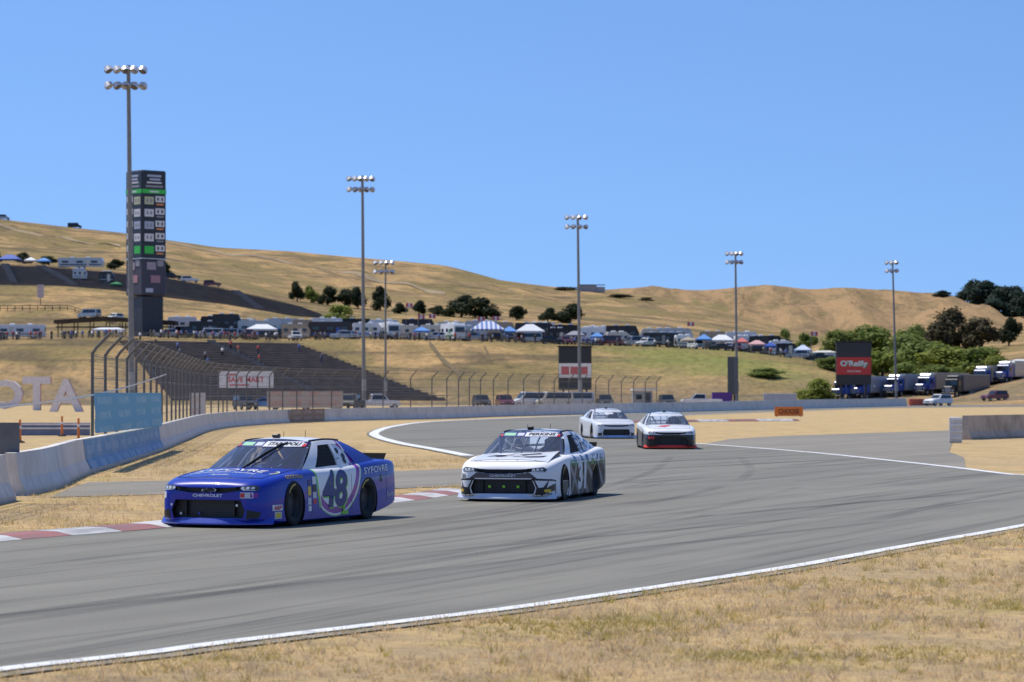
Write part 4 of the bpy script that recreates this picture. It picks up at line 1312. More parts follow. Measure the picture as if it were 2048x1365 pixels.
def barrier_run(name, label, s0, s1, step, mat, at=wall_at, cat="wall", gap=0.012):
    p0 = at(s0)[0]
    root = empty(name, p0, 0, label, cat)
    s = s0
    while s < s1 - 0.4:
        e = min(s + step, s1)
        n = 4
        mb = MB(); rings = []
        for k in range(n + 1):
            p, d, h = at(lerp(s + gap, e - gap, k / n))
            rings.append([q - p0 for q in wall_profile(p, d, h)])
        for k in range(n):
            for i in range(len(PROF)):
                j = (i + 1) % len(PROF)
                mb.quad([rings[k][i], rings[k][j], rings[k + 1][j], rings[k + 1][i]])
        mb.quad(rings[0]); mb.quad(rings[-1][::-1])
        me = mb.mesh("barrier_section", None, False)
        bm = bmesh.new(); bm.from_mesh(me); bmesh.ops.remove_doubles(bm, verts=bm.verts, dist=1e-4); bmesh.ops.recalc_face_normals(bm, faces=bm.faces); bm.to_mesh(me); bm.free()
        me.materials.append(mat)
        obj("barrier_section", me, root)
        s = e
    return root
barrier_run("barrier_wall", "long white concrete barrier wall curving behind the track", 0, WL[-1], 6.1, M_wallpaint)
def straight(a, b, h=.82):
    a = Vector(a); b = Vector(b); L = (b - a).length; d = (b - a).normalized()
    return (lambda s: (a + d * s, d, h)), L
f_, L_ = straight(G(-260, 1062), G(33, 999), .82)
barrier_run("barrier_wall", "short white concrete barrier cut off by the left edge of the picture", 0, L_, 6.1, M_wallpaint, f_)
f_, L_ = straight(G(2330, 864), G(1916, 879), 1.0)
barrier_run("barrier_wall", "brown weathered concrete wall standing right of the white end block", 0, L_, 9, M_bareconc, f_)
p = G(1911, 886)
root = empty("barrier_end_block", p, R(-8), "white ribbed end block at the start of the brown wall", "barrier")
MB().box((0, .2, .50), (.50, .45, 1.0), bev=.03).build("block", M_wallpaint, root)
for zz in (.2, .45, .7, .92):
    MB().box((.04, -.035, zz), (.44, .03, .05)).build("rib", M_white, root)
p = G(1846, 811.5)
root = empty("barrier_block", p, R(4), "faded red and orange barrier block closing the end of the far wall", "barrier")
L1 = (1873 - 1818) / FPX * p.y
MB().box((-L1 * .25, .3, .5), (L1 * .5, .6, 1.05), bev=.04).build("red_half", plain("faded_red", (.45, .10, .07), .8, .2), root)
MB().box((L1 * .25, .3, .5), (L1 * .5 - .02, .58, 1.05), bev=.04).build("orange_half", plain("faded_orange", (.55, .20, .10), .8, .2), root)

def wrap_material(name, base, mark):
    t = NT(name)
    x, y, z = t.xyz()
    a = t.math('FRACT', t.math('MULTIPLY', t.math('ADD', x, t.math('MULTIPLY', y, 1.0)), 0.42))
    b = t.math('FRACT', t.math('ADD', t.math('MULTIPLY', z, 2.6), 0.1))
    n = t.noise(5, 4, 0.7)
    m = t.math('MULTIPLY', t.math('MULTIPLY', t.between(a, .15, .75), t.between(b, .25, .75)), t.maprange(n, .35, .65))
    wear = t.maprange(t.noise(1.2, 5, .65), .45, .7)
    c = t.mix(t.math('MULTIPLY', m, .45), base, mark)
    c = t.mix(t.math('MULTIPLY', wear, .45), c, (0.55, 0.57, 0.58))
    t.color(c); t.set(Roughness=.7)
    return t.mat
# printed blue wrap on the wall's track side
s0, s1 = wall_s_at_u(179), wall_s_at_u(328)
mb = MB(); N = 30
for k in range(N + 1):
    p, d, h = wall_at(lerp(s0, s1, k / N))
    q = wall_profile(p, d, h)
    nn = Vector((-d.y, d.x, 0))
    for (i, up) in ((1, .012), (2, 0), (3, -.03)):
        v = q[i] - nn * .012 + Vector((0, 0, up)); mb.v.append(tuple(v))
for k in range(N):
    for i in range(2):
        a = k * 3 + i
        mb.f.append((a, a + 3, a + 4, a + 1)); mb.m.append(0)
o = mb.build("wall_banner", wrap_material("faded_blue_print", (0.15, 0.29, 0.47), (0.55, 0.63, 0.7)), None)
tag(o, "faded blue printed wrap along the low white barrier wall", "banner")

# ------------------------------------------------------------------ catch fence on the wall
def wire_material(name, pitch, thick, c):
    t = NT(name)
    tc = t.node("ShaderNodeUVMap").outputs[0]
    x, y, z = t.xyz(tc)
    a = t.math('LESS_THAN', t.math('FRACT', t.math('DIVIDE', x, pitch)), thick)
    b = t.math('LESS_THAN', t.math('FRACT', t.math('DIVIDE', y, pitch)), thick)
    m = t.math('MAXIMUM', a, b)
    t.color(c); t.set(Roughness=.6, Alpha=m)
    return t.mat
M_wire = wire_material("steel_wire_mesh", 0.10, 0.085, (0.20, 0.19, 0.18))
def post_meshes():
    mb = MB(); mb.tube([(0, 0, 0), (0, 0, 3.05)], .043, 8)
    a = mb.mesh("post", 40, True)
    mb = MB(); mb.tube([(0, 0, 3.0), (.10, 0, 3.16), (.50, 0, 3.58)], .043, 8)
    return a, mb.mesh("bent_top", 40, True)
POST, BENT = post_meshes()
M_post = plain("grey_fence_post", (0.125, 0.118, 0.108), .6)
def fence_run(name, label, at, s0, s1, step, mesh_on=True):
    p0 = at(s0)[0]
    root = empty(name, p0, 0, label, "fence")
    n = int((s1 - s0) / step)
    line = []
    for k in range(n + 1):
        p, d, h = at(s0 + k * step)
        nn = Vector((-d.y, d.x, 0))
        q = p + nn * .66
        line.append((q, -nn))
        po = obj("post", POST, root, M_post); po.location = q - p0
        po.rotation_euler = (0, 0, math.atan2(-nn.y, -nn.x))
        bo = obj("bent_top", BENT, po, M_post)
    for z, off in ((1.15, 0), (1.75, 0), (2.35, 0), (2.95, 0), (3.36, .30), (3.56, .48)):
        MB().tube([q - p0 + nn * off + Vector((0, 0, z)) for q, nn in line], .013, 4).build("cable", M_post, root)
    mb = MB(); uvs = []
    hs = [(.75, 0), (3.05, 0), (3.58, .5)]
    acc = 0
    for k in range(n):
        q, a = line[k]; r, b = line[k + 1]
        L = (r - q).length
        for (z0, o0), (z1, o1) in zip(hs, hs[1:]):
            mb.quad([q - p0 + a * o0 + Vector((0, 0, z0)), r - p0 + b * o0 + Vector((0, 0, z0)), r - p0 + b * o1 + Vector((0, 0, z1)), q - p0 + a * o1 + Vector((0, 0, z1))])
            uvs += [(acc, z0), (acc + L, z0), (acc + L, z1 + o1), (acc, z1 + o1)]
        acc += L
    me = mb.mesh("wire_mesh")
    uvl = me.uv_layers.new(name="UVMap")
    for i, uv in enumerate(uvs): uvl.data[i].uv = uv
    me.materials.append(M_wire)
    obj("wire_mesh", me, root)
    return root
sF = wall_s_at_u(236)
fence_run("catch_fence", "tall wire catch fence with bent posts behind the curving barrier wall", wall_at, sF, wall_s_at_u(1330), 4.2)
f_, L_ = straight(G(-260, 1062), G(12, 1002), .82)
fence_run("catch_fence", "end of a wire catch fence at the left edge of the picture", f_, 0, L_, L_ / 3.001)
mb = MB()
mb.box((0, 0, .33), (.40, .06, .66))
o = mb.build("mesh_panel", plain("dense_grey_mesh", (.13, .14, .15), .7), None)
o.location = P(18, 914, 55); tag(o, "small dense grey mesh panel standing on the barrier at the left edge", "panel")
# slack cable across the opening
a = P(-30, 818, 56); b = P(332, 749, 98)
pts = [a.lerp(b, k / 14) + Vector((0, 0, -.18 * math.sin(math.pi * k / 14))) for k in range(15)]
tag(MB().tube(pts, .022, 5).build("cable", plain("pale_rope", (.55, .53, .5), .7), None), "pale slack cable strung across the opening in the fence", "cable")

# blue banner tied to the fence
def cloth(name, label, c00, c10, c11, c01, mat, cat="banner", wav=.03, thick=.012, frame=None):
    c00, c10, c11, c01 = map(Vector, (c00, c10, c11, c01))
    nrm = (c10 - c00).cross(c01 - c00).normalized()
    base = c00.copy()
    root = empty(name, base, 0, label, cat)
    def f(a, b, o=0.0):
        p = c00.lerp(c10, a).lerp(c01.lerp(c11, a), b)
        return p - base + nrm * (wav * (noise.noise((a * 5, b * 3, 2)) + .4 * math.sin(a * 20) * (1 - b)) + o)
    mb = MB()
    mb.grid(lambda a, b: f(a, b), 24, 8); mb.grid(lambda a, b: f(a, b, thick), 24, 8)
    for e in (lambda a, b: f(a, 0, b * thick), lambda a, b: f(a, 1, b * thick)): mb.grid(e, 24, 1)
    for e in (lambda a, b: f(0, a, b * thick), lambda a, b: f(1, a, b * thick)): mb.grid(e, 8, 1)
    mb.build("sheet", mat, root, 50)
    return root, nrm, base
def printed(name, base, mark, nx, nz, amt=.6):
    t = NT(name)
    x, y, z = t.xyz(t.node("ShaderNodeTexCoord").outputs['Generated'])
    a = t.math('FRACT', t.math('MULTIPLY', x, nx)); b = t.math('FRACT', t.math('MULTIPLY', z, nz))
    n = t.noise(3.5, 5, .75)
    m = t.math('MULTIPLY', t.math('MULTIPLY', t.between(a, .18, .82), t.between(b, .22, .72)), t.maprange(n, .42, .58))
    t.color(t.mix(t.math('MULTIPLY', m, amt), base, mark)); t.set(Roughness=.75)
    return t.mat
sa, sb = wall_s_at_u(190), wall_s_at_u(322)
da, db = wall_at(sa)[0].y + .1, wall_at(sb)[0].y + .1
cloth("banner", "blue banner with rows of pale print tied to the fence", P(191, 867, da), P(323, 853, db), P(322, 786, db), P(188, 786, da), printed("blue_banner_print", (0.13, 0.39, 0.58), (0.42, 0.60, 0.68), 4, 3, .6))

def board(name, label, u0, u1, v0, v1, d, mat, cat="sign", posts=True, thick=.06, lines=()):
    """a board on posts facing the track; u0,v0 upper left"""
    a = P(u0, v1, d); b = P(u1, v0, d)
    cx, cz = (a.x + b.x) / 2, (a.z + b.z) / 2
    w, h = b.x - a.x, b.z - a.z
    root = empty(name, (cx, d, 0), 0, label, cat)
    MB().box((0, 0, cz), (w, thick, h)).build("panel", mat, root)
    if posts:
        for sx in (-.42, .42):
            MB().box((w * sx, thick * 2, cz / 2), (.09, .09, cz)).build("post", M_post, root)
    for (s, lx, lz, lw, lh, m) in lines:
        vs_, fs_ = text_fit(s, lw * w, lh * h, .02) if s else rect_shape(lw * w, lh * h)
        mb = MB()
        for f in fs_: mb.quad([(vs_[i][0] + lx * w, -thick / 2 - .012, cz + lz * h + vs_[i][1]) for i in f])
        mb.build("lettering" if s else "printed_bar", m, root, None, False)
    return root
R_ink = plain("red_ink", (.60, .06, .06), .7)
board("trackside_sign", "white sign with red lettering above the tan banner, behind the catch fence", 437, 547, 743, 776, 186, M_white,
      lines=[("SAVE MART", 0, 0, .66, .34, R_ink), ("", -.24, .30, .16, .08, R_ink), ("", -.12, -.33, .36, .07, R_ink)])
board("trackside_banner", "long tan banner with faded red print behind the white wall", 534, 686, 783, 816, 222, printed("tan_banner_print", (.50, .42, .36), (.55, .22, .16), 4, 1.6, .7), "banner")
board("trackside_sign", "small whitish sign behind the fence left of the long tan banner", 379, 411, 786, 832, 150, printed("pale_sign_print", (.62, .58, .55), (.55, .28, .26), 1.2, 2.2, .6))
sa, sb = wall_s_at_u(580), wall_s_at_u(646)
pa, da_, ha = wall_at(sa); pb, db_, hb = wall_at(sb)
na = Vector((-da_.y, da_.x, 0)); nb = Vector((-db_.y, db_.x, 0))
cloth("wall_sign", "brown printed panel fixed to the face of the far white wall", pa - na * .06 + Vector((0, 0, .08)), pb - nb * .06 + Vector((0, 0, .08)), pb - nb * .06 + Vector((0, 0, hb + .02)), pa - na * .06 + Vector((0, 0, ha + .02)), printed("brown_print", (.26, .19, .15), (.5, .42, .36), 3, 2, .7), "sign", .0)

# low guard rail, delineators and big letters in the left infield
a = G(30, 872); b = G(190, 871)
root = empty("guard_rail", a, 0, "low blue grey guard rail with white stripes in the left infield", "guard rail")
L = b.x - a.x
MB().box((L / 2, 0, .30), (L, .10, .58)).build("rail_backing", plain("blue_grey_paint", (.16, .20, .30), .6), root)
for zz in (.34, .52):
    MB().box((L / 2, -.07, zz), (L, .05, .07)).build("rail", M_white, root)
for (u, v, lab) in ((40, 886, "orange delineator beside the end of the left fence"), (124, 873, "orange delineator in front of the low guard rail, left of its neighbour"), (157, 881, "orange delineator with dark base beside the blue banner")):
    p = G(u, v)
    root = empty("delineator", p, 0, lab, "delineator", "orange delineators")
    MB().lathe([(0, 0), (.19, 0), (.19, .05), (.05, .09)], 'Z', 12).build("base", M_black, root)
    MB().lathe([(.06, .08), (.05, .5), (.045, .9), (0, .93)], 'Z', 12).build("tube", M_orange, root)
    MB().lathe([(.056, .55), (.055, .66)], 'Z', 12).build("reflective_band", M_white, root)
M_lface = plain("faded_white_letter", (.80, .74, .72), .7); M_lside = plain("faded_red_letter_side", (.52, .25, .20), .7)
for ch, u0, u1, v0, v1, lab in (("O", -28, 46, 757, 815, "large white letter O cut by the left edge of the picture"), ("T", 45, 101, 754, 821, "large white standing letter T on the dry bank"), ("A", 98, 166, 759, 824, "large white standing letter A nearest the blue banner")):
    d = FPX * EYE / (v1 - HV)
    if ch == "O": d = 345
    w = (u1 - u0) / FPX * d; h = (v1 - v0) / FPX * d
    vs_, fs_, tw = text_shape(ch, 1, .035)
    x0 = min(v[0] for v in vs_); x1 = max(v[0] for v in vs_)
    bm = bmesh.new()
    bv = [bm.verts.new((x * w / (x1 - x0), 0, (y + .5) * h)) for x, y in vs_]
    for f in fs_: bm.faces.new([bv[i] for i in f])
    ext = bmesh.ops.extrude_face_region(bm, geom=bm.faces[:])
    for g in ext['geom']:
        if isinstance(g, bmesh.types.BMVert): g.co.y += .75
    bmesh.ops.recalc_face_normals(bm, faces=bm.faces)
    me = bpy.data.meshes.new("standing_letter"); bm.to_mesh(me); bm.free()
    me.materials.append(M_lface); me.materials.append(M_lside)
    for pl in me.polygons:
        if abs(pl.normal.y) < .5 and abs(pl.normal.z) < .7: pl.material_index = 1
    o = obj("standing_letter", me)
    o.location = ((u0 + u1) / 2 / FPX * d - CU / FPX * d, d, 0.0)
    tag(o, lab, "letter", "big standing letters")

# orange CHOOSE sign lying in the infield
board("choose_sign", "orange CHOOSE board standing in the dry grass by the far wall", 1549, 1606, 814, 832.5, FPX * EYE / (834 - HV), M_orange, lines=[("CHOOSE", 0, 0, .72, .52, M_black)])
# purple panel and grey hut behind the wall
board("equipment_box", "purple box standing behind the far wall by the black screen tower", 1424, 1462, 785, 806, 400, M_purple, "box", True, 1.2)

# ------------------------------------------------------------------ light masts
def lamp_mesh():
    mb = MB()
    mb.lathe([(.06, .30), (.14, .24), (.26, .05), (.31, -.12), (.29, -.12), (.0, .12)], 'Y', 12)
    a = mb.mesh("housing", 40, True)
    v = MB(); v.grid(lambda s, t: Vector((.33 * math.cos(math.pi * s), -.05 - .34 * t, .33 * math.sin(math.pi * s) * (1 - .15 * t))), 8, 1)
    return a, v.mesh("visor", 40)
LAMP, VISOR = lamp_mesh()
M_lamp = plain("lamp_housing", (.42, .42, .42), .4, metal=.4); M_visor = plain("lamp_visor", (.72, .72, .72), .35, metal=.3)
M_lampback = plain("dark_bronze_lamp", (.16, .14, .12), .5)
def mast(label, u, d, vtop, lean, arm=3.6, n=5, rz=0.0, base=None, r=.27, group="floodlight masts"):
    base = base if base is not None else G(u, HV + FPX * EYE / d)
    H = P(u, vtop, d).z - base.z
    root = empty("floodlight_mast", base, rz, label, "light mast", group)
    root.rotation_euler = (0, -lean, rz)
    MB().tube([(0, 0, 0), (0, 0, H * .5), (0, 0, H)], r, 10, r2=r * .62).build("pole", M_polesteel, root, 40)
    MB().box((.0, -.32, 3.0), (.5, .3, 1.6)).build("junction_box", M_grey, root)
    for zz, k0 in ((H - .35, 0), (H - 1.75, 1)):
        ab = MB(); ab.box((-.25 * arm / 3.6, 0, zz), (arm * .95, .12, .14)); 
        ar = ab.build("cross_arm", M_lampback, root)
        for k in range(n):
            x = lerp(-arm / 2 - .25, arm / 2 - .25, k / (n - 1))
            lp = empty("lamp", (x, -.12, zz - .02)); lp.parent = root
            lp.scale = (1.3, 1.3, 1.3); lp.rotation_euler = (R(38), 0, R(25 if k < 2 else -30 if k > 2 else -4))
            obj("housing", LAMP, lp, M_lamp if (k + k0) % 2 else M_lampback)
            obj("visor", VISOR, lp, M_visor)
    return root
mast("tallest floodlight mast, standing in front of the scoreboard tower", 264, 250, 131, R(.6), 3.1, 5, R(14))
mast("floodlight mast rising beside the lower grandstand's right end", 728, 372, 352, R(.4), 3.1, 5, R(12))
mast("floodlight mast in front of the black and white screen board", 1160, 425, 430, R(.7), 2.9, 4, R(10))
mast("floodlight mast behind the purple box", 1474, 470, 503, R(.6), 2.4, 4, R(8), r=.24)
mast("farthest floodlight mast, right of the red screen board", 1793, 490, 521, R(1.6), 1.7, 3, R(5), r=.22)
mast("shorter floodlight mast against the hill, right of the grandstand mast", 771, 440, 521, 0, 2.7, 4, R(5), r=.2)

# ------------------------------------------------------------------ scoreboard tower
d = 585; b = T(293, d)
ztop = P(290, 343, d).z
H = ztop - b.z
root = empty("scoreboard_tower", (P(292, 600, d).x, d, b.z), R(41), "tall four sided scoreboard tower with lit rows of white panels", "scoreboard")
W = 6.0; zs = P(290, 519, d).z - b.z; zb_ = P(290, 592, d).z - b.z
M_screen = plain("black_led_screen", (.012, .014, .02), .35, spec=.6)
M_clad = plain("dark_grey_cladding", (.07, .065, .085), .5); M_tshaft = plain("shaft_cladding", (.035, .04, .05), .45)
MB().box((0, 0, (zs + H) / 2), (W, W, H - zs), bev=.25).build("screen_shaft", M_screen, root)
MB().box((0, 0, (zb_ + zs) / 2 - .1), (W * .99, W * .99, zs - zb_ - .2), bev=.2).build("sign_shaft", M_clad, root)
MB().box((0, 0, zb_ / 2 - .6), (W * .86, W * .86, zb_ + .9), bev=.15).build("base_shaft", M_tshaft, root)
MB().box((0, 0, zs), (W * 1.05, W * 1.05, .25)).build("ledge", M_silver, root)
def glow(name, c, e):
    t = NT(name); t.color(c); t.set(Roughness=.5)
    t.bsdf.inputs['Emission Color'].default_value = (*c, 1); t.bsdf.inputs['Emission Strength'].default_value = e
    return t.mat
L_white = glow("lit_white_led", (.58, .58, .62), .12); L_green = glow("lit_green_led", (.03, .38, .06), .2); L_orange = glow("lit_orange_led", (.55, .22, .08), .2)
L_yel = glow("lit_yellow_led", (.46, .47, .30), .1); L_blue = glow("lit_blue_led", (.36, .40, .52), .1); L_dim = glow("dim_grey_led", (.25, .25, .28), .1)
def tz(v): return P(290, v, d).z - b.z
for face in range(4):
    rot = Matrix.Rotation(face * math.pi / 2, 3, 'Z')
    def panel(name, cx, v0, v1, w, m, proud=.06):
        z0, z1 = tz(v1), tz(v0)
        c = rot @ Vector((cx, -W / 2 - proud / 2, (z0 + z1) / 2))
        return MB().box(tuple(c), (w, proud, z1 - z0), rz=face * math.pi / 2).build(name, m, root)
    panel("title_panel", 0, 352, 356, 3.4, L_blue); panel("title_panel", .2, 359, 363, 2.6, L_blue); panel("title_panel", 0, 366, 369, 3.6, L_white); panel("title_panel", 0, 373, 377, 4.2, L_dim)
    panel("green_bar", 0, 381, 389, W * .96, L_green)
    panel("bar_text", 0, 384, 387, 2.2, L_white, .09)
    for k in range(5):
        v = 394 + k * 24.5
        m = (L_yel, L_white, L_blue, L_white, L_green)[k]
        lf = panel("row_panel", -1.25 if face % 2 == 0 else 1.35, v + 2, v + 17, 2.2, m)
        rt = panel("row_number", 1.4 if face % 2 == 0 else -1.4, v, v + 12, 2.2, L_white)
        if k < 4:
            for dx in (-.45, .45):
                panel("digit_mark", (-1.25 if face % 2 == 0 else 1.35) + dx, v + 6, v + 13, .45, L_dim, .09)
        for dx in (-.5, .5): panel("digit_mark", (1.4 if face % 2 == 0 else -1.4) + dx, v + 3, v + 9, .4, M_screen, .09)
        panel("row_caption", 1.4 if face % 2 == 0 else -1.4, v + 15, v + 18, 1.7, L_orange if k % 2 == 0 else L_dim)
    panel("sponsor_sign", -.7, 526, 541, 2.2, plain("pale_pink_sign", (.45, .36, .40), .6)); panel("sponsor_sign", 1.5, 522, 534, 1.5, L_dim)
    sg_ = panel("sponsor_sign", .3, 552, 567, 2.3, plain("pink_red_sign", (.48, .25, .28), .6)); panel("sponsor_sign", -1.2, 578, 586, 1.8, plain("white_sign", (.6, .62, .66), .6))

# ------------------------------------------------------------------ screen boards
def screen_board(label, u0, u1, v0, vm0, vm1, v1, d, mid, lines=(), name="screen_board"):
    a = P(u0, v1, d); c = P(u1, v0, d)
    cx = (a.x + c.x) / 2; w = c.x - a.x
    root = empty(name, (cx, d, 0), 0, label, "screen board")
    def z(v): return P(0, v, d).z
    MB().box((0, 0, (z(v0) + z(v1)) / 2), (w, .9, z(v0) - z(v1)), bev=.05).build("cabinet", M_dark, root)
    MB().box((0, -.47, (z(v0 + 3) + z(vm0)) / 2), (w * .86, .08, z(v0 + 4) - z(vm0))).build("screen", M_screen, root)
    MB().box((0, -.49, (z(vm0) + z(vm1)) / 2), (w * .98, .12, z(vm0) - z(vm1) - .02)).build("sponsor_panel", mid, root)
    for dx in (-.22, .22):
        MB().box((w * dx, -.47, (z(vm1) + z(v1 - 2)) / 2), (w * .40, .08, z(vm1 + 2) - z(v1 - 3))).build("screen", M_screen, root)
    MB().box((0, .0, z(v0) + .12), (w * 1.06, 1.1, .22)).build("roof_edge", M_black, root)
    for dx in (-.35, .35):
        MB().box((w * dx, .1, z(v1) / 2), (.3, .3, z(v1))).build("leg", M_dark, root)
    for (s, lx, lz, lw, lh, m, yo) in lines:
        h = z(vm0) - z(vm1)
        vs_, fs_ = text_fit(s, lw * w, lh * h, .03) if s else rect_shape(lw * w, lh * h)
        mb = MB()
        for f in fs_: mb.quad([(vs_[i][0] + lx * w, -.57 - yo, (z(vm0) + z(vm1)) / 2 + lz * h + vs_[i][1]) for i in f])
        mb.build("lettering" if s else "printed_bar", m, root, None, False)
    return root
P_red = plain("faded_red_print", (.50, .14, .14), .6)
screen_board("black screen board with a white and red middle panel behind the wall", 1117, 1183, 695, 727, 756, 780, 455, M_white, [("", -.30, 0, .24, .55, P_red, 0), ("", .12, 0, .52, .52, P_red, 0)])
screen_board("black screen board with a red O'Reilly panel beside the green bushes", 1672, 1742, 685, 715, 750, 770, 470, M_red, [("O'Reilly", 0.03, .08, .78, .42, plain("green_ink", (.02, .28, .12), .6), 0), ("O'Reilly", 0, .11, .78, .42, M_white, .03), ("", 0, -.30, .40, .10, M_pink, 0)])
a = P(1465, 790, 452)
root = empty("screen_board", (P(1466, 790, 452).x, 452, 0), R(78), "dark screen board seen edge on behind the purple box", "screen board")
z0, z1 = P(0, 790, 452).z, P(0, 714, 452).z
MB().box((0, 0, (z0 + z1) / 2), (5.2, 1.0, z1 - z0), bev=.05).build("cabinet", plain("slate_cabinet", (.06, .075, .09), .6), root)
for k in range(3): MB().box((0, .53, lerp(z0, z1, (k + .5) / 3)), (4.6, .08, (z1 - z0) / 3 - .25)).build("screen", M_screen, root)
for dx in (-1.8, 1.8): MB().box((dx, 0, z0 / 2), (.3, .3, z0 + .02)).build("leg", M_dark, root)

# ------------------------------------------------------------------ hillside grandstands
M_tread = plain("dark_brown_tread", (.20, .155, .12), .85, .25, .5)
M_bench = plain("worn_brown_bench", (.34, .28, .22), .75, .25, .4)
M_aisle = plain("pale_concrete_steps", (.20, .185, .17), .85, .2, .6)
def stand(name, label, d0, d1, n, uL, uR, h=.42, aisles=(), tm=M_tread, bmt=M_bench):
    root = empty(name, T((uL(0) + uR(0)) / 2, d0), 0, label, "grandstand")
    o = root.location.copy()
    for i in range(n):
        t = (i + .5) / n
        da, db = lerp(d0, d1, i / n), lerp(d0, d1, (i + 1) / n)
        ul, ur = uL(t), uR(t)
        if ur - ul < 4: continue
        def row(yA, yB, zA, zB, nm, m):
            mb = MB(); segs = 8; ring = []
            for k in range(segs + 1):
                u = lerp(ul, ur, k / segs)
                zt = terr(u, db)
                x0, x1 = (u - CU) / FPX * yA, (u - CU) / FPX * yB
                ring.append([Vector((x0, yA, zt + zA)), Vector((x0, yA, zt + zB)), Vector((x1, yB, zt + zB)), Vector((x1, yB, zt + zA))])
            for k in range(segs):
                for q in range(4):
                    r = (q + 1) % 4
                    mb.quad([ring[k][q] - o, ring[k][r] - o, ring[k + 1][r] - o, ring[k + 1][q] - o])
            mb.quad([p - o for p in ring[0]]); mb.quad([p - o for p in ring[-1]][::-1])
            return mb.build(nm, m, root)
        row(da, db + .05, -1.0, .10, "tread", tm)
        row(lerp(da, db, .35), lerp(da, db, .65), .36, .44, "bench", bmt)
    for (u0, u1, w) in aisles:
        for i in range(n):
            t = (i + .5) / n
            da, db = lerp(d0, d1, i / n), lerp(d0, d1, (i + 1) / n)
            u = lerp(u0, u1, t)
            if not (uL(t) < u < uR(t)): continue
            p = T(u, (da + db) / 2)
            MB().box((p.x - o.x, p.y - o.y, terr(u, db) - o.z + .12), (w, (db - da) * .96, .75)).build("aisle_step", M_aisle, root)
    return root
stand("grandstand", "large dark brown terraced grandstand on the bank behind the catch fence", 503, 553, 24, lambda t: lerp(345, 236, t), lambda t: lerp(900, 592, t ** .85), aisles=((655, 418, 1.5), (330, 268, 1.2)))
M_tread2 = plain("grey_brown_tread", (.17, .14, .115), .85, .2, .3); M_bench2 = plain("grey_brown_bench", (.17, .145, .12), .8, .2, .3)
stand("grandstand", "long dark upper grandstand across the hillside behind the scoreboard tower", 683, 729, 13, lambda t: -420, lambda t: lerp(655, 600, t), tm=M_tread2, bmt=M_bench2, aisles=((150, 80, 2.2), (30, 10, 1.6), (520, 470, 2)))

# long shade roof over the left terrace
d = 592
root = empty("shade_roof", T(232, d), 0, "long dark flat shade roof on posts above the left terrace", "shelter")
o = root.location.copy()
M_wood = plain("dark_brown_timber", (.065, .045, .030), .8, .25, .6)
prof = [(112, 641), (215, 634), (354, 643), (354, 651), (215, 642), (112, 648)]
mb = MB()
n = len(prof)
for y in (d - 3, d + 3):
    for (u, v) in prof: p = P(u, v, d); mb.v.append((p.x - o.x, y - o.y, p.z - o.z))
mb.f = [tuple(range(n)), tuple(range(2 * n - 1, n - 1, -1))] + [((i + 1) % n, i, n + i, n + (i + 1) % n) for i in range(n)]; mb.m = [0] * len(mb.f)
mb.build("roof", M_wood, root)
for u in range(120, 352, 32):
    for y in (d - 2.5, d + 2.5):
        p = P(u, 645, d); g = T(u, y)
        MB().tube([(p.x - o.x, y - o.y, -1), (p.x - o.x, y - o.y, p.z - o.z)], .12, 6).build("post", M_wood, root)
MB().box((0, -2.5, (P(0, 655, d).z - o.z)), (P(350, 0, d).x - P(118, 0, d).x, .12, .3)).build("beam", M_wood, root)

# rail along the front of the terrace
root = empty("terrace_rail", T(290, 557.5), 0, "dark rail fence along the front of the terrace above the lower stand", "fence")
o = root.location.copy()
us_ = list(range(-40, 612, 12))
for k, u in enumerate(us_):
    p = T(u, 557.5)
    if k % 2 == 0: MB().box((p.x - o.x, 0, p.z - o.z + .5), (.09, .09, 1.15)).build("post", M_dark, root)
for zz in (.35, .65, 1.0):
    MB().tube([T(u, 557.5) - o + Vector((0, 0, zz)) for u in us_], .05, 4).build("rail", M_dark, root)
root = empty("wire_fence", T(1100, 557.5), 0, "thin wire fence along the edge of the parking terrace", "fence")
o = root.location.copy()
us_ = list(range(620, 1720, 20))
for u in us_:
    p = T(u, 556.8)
    MB().box((p.x - o.x, p.y - o.y, p.z - o.z + .5), (.07, .07, 1.1)).build("post", M_dark, root)
for zz in (.45, .9):
    MB().tube([T(u, 556.8) - o + Vector((0, 0, zz)) for u in us_], .03, 4).build("wire", M_dark, root)
# track across the dry slope on the left
root = empty("rail_fence", T(70, 640), 0, "dark low rail fence across the dry slope left of the tower", "fence")
o = root.location.copy()
for zz in (.5, 1.1):
    MB().tube([T(u, 640 - max(0, u - 140) * .25) - o + Vector((0, 0, zz)) for u in range(-60, 245, 15)], .08, 4).build("rail", M_wood, root)
for u in range(-60, 245, 15):
    p = T(u, 640 - max(0, u - 140) * .25) - o
    MB().box((p.x, p.y, p.z + .5), (.15, .15, 1.3)).build("post", M_wood, root)

# ------------------------------------------------------------------ parked vehicles, tents, spectators
def wheel_mesh(r, w):
    t = MB().lathe([(r * .58, -w * .5), (r * .9, -w * .5), (r, -w * .35), (r, w * .35), (r * .9, w * .5), (r * .58, w * .5)], 'Y', 16).mesh("tyre", 40, True)
    h = MB().lathe([(r * .6, w * .42), (r * .5, w * .25), (0, w * .3)], 'Y', 12); h.lathe([(r * .6, -w * .42), (0, -w * .3)], 'Y', 12)
    return t, h.mesh("rim", 40)
WT, WH = wheel_mesh(.36, .24); WT2, WH2 = wheel_mesh(.50, .30)
def wheels(root, xs, y, big=False):
    r = .5 if big else .36
    for x in xs:
        for sg in (1, -1):
            w = empty("wheel", (x, sg * y, r)); w.parent = root
            if sg < 0: w.rotation_euler = (0, 0, math.pi)
            obj("tyre", WT2 if big else WT, w, M_rubber); obj("rim", WH2 if big else WH, w, M_silver)

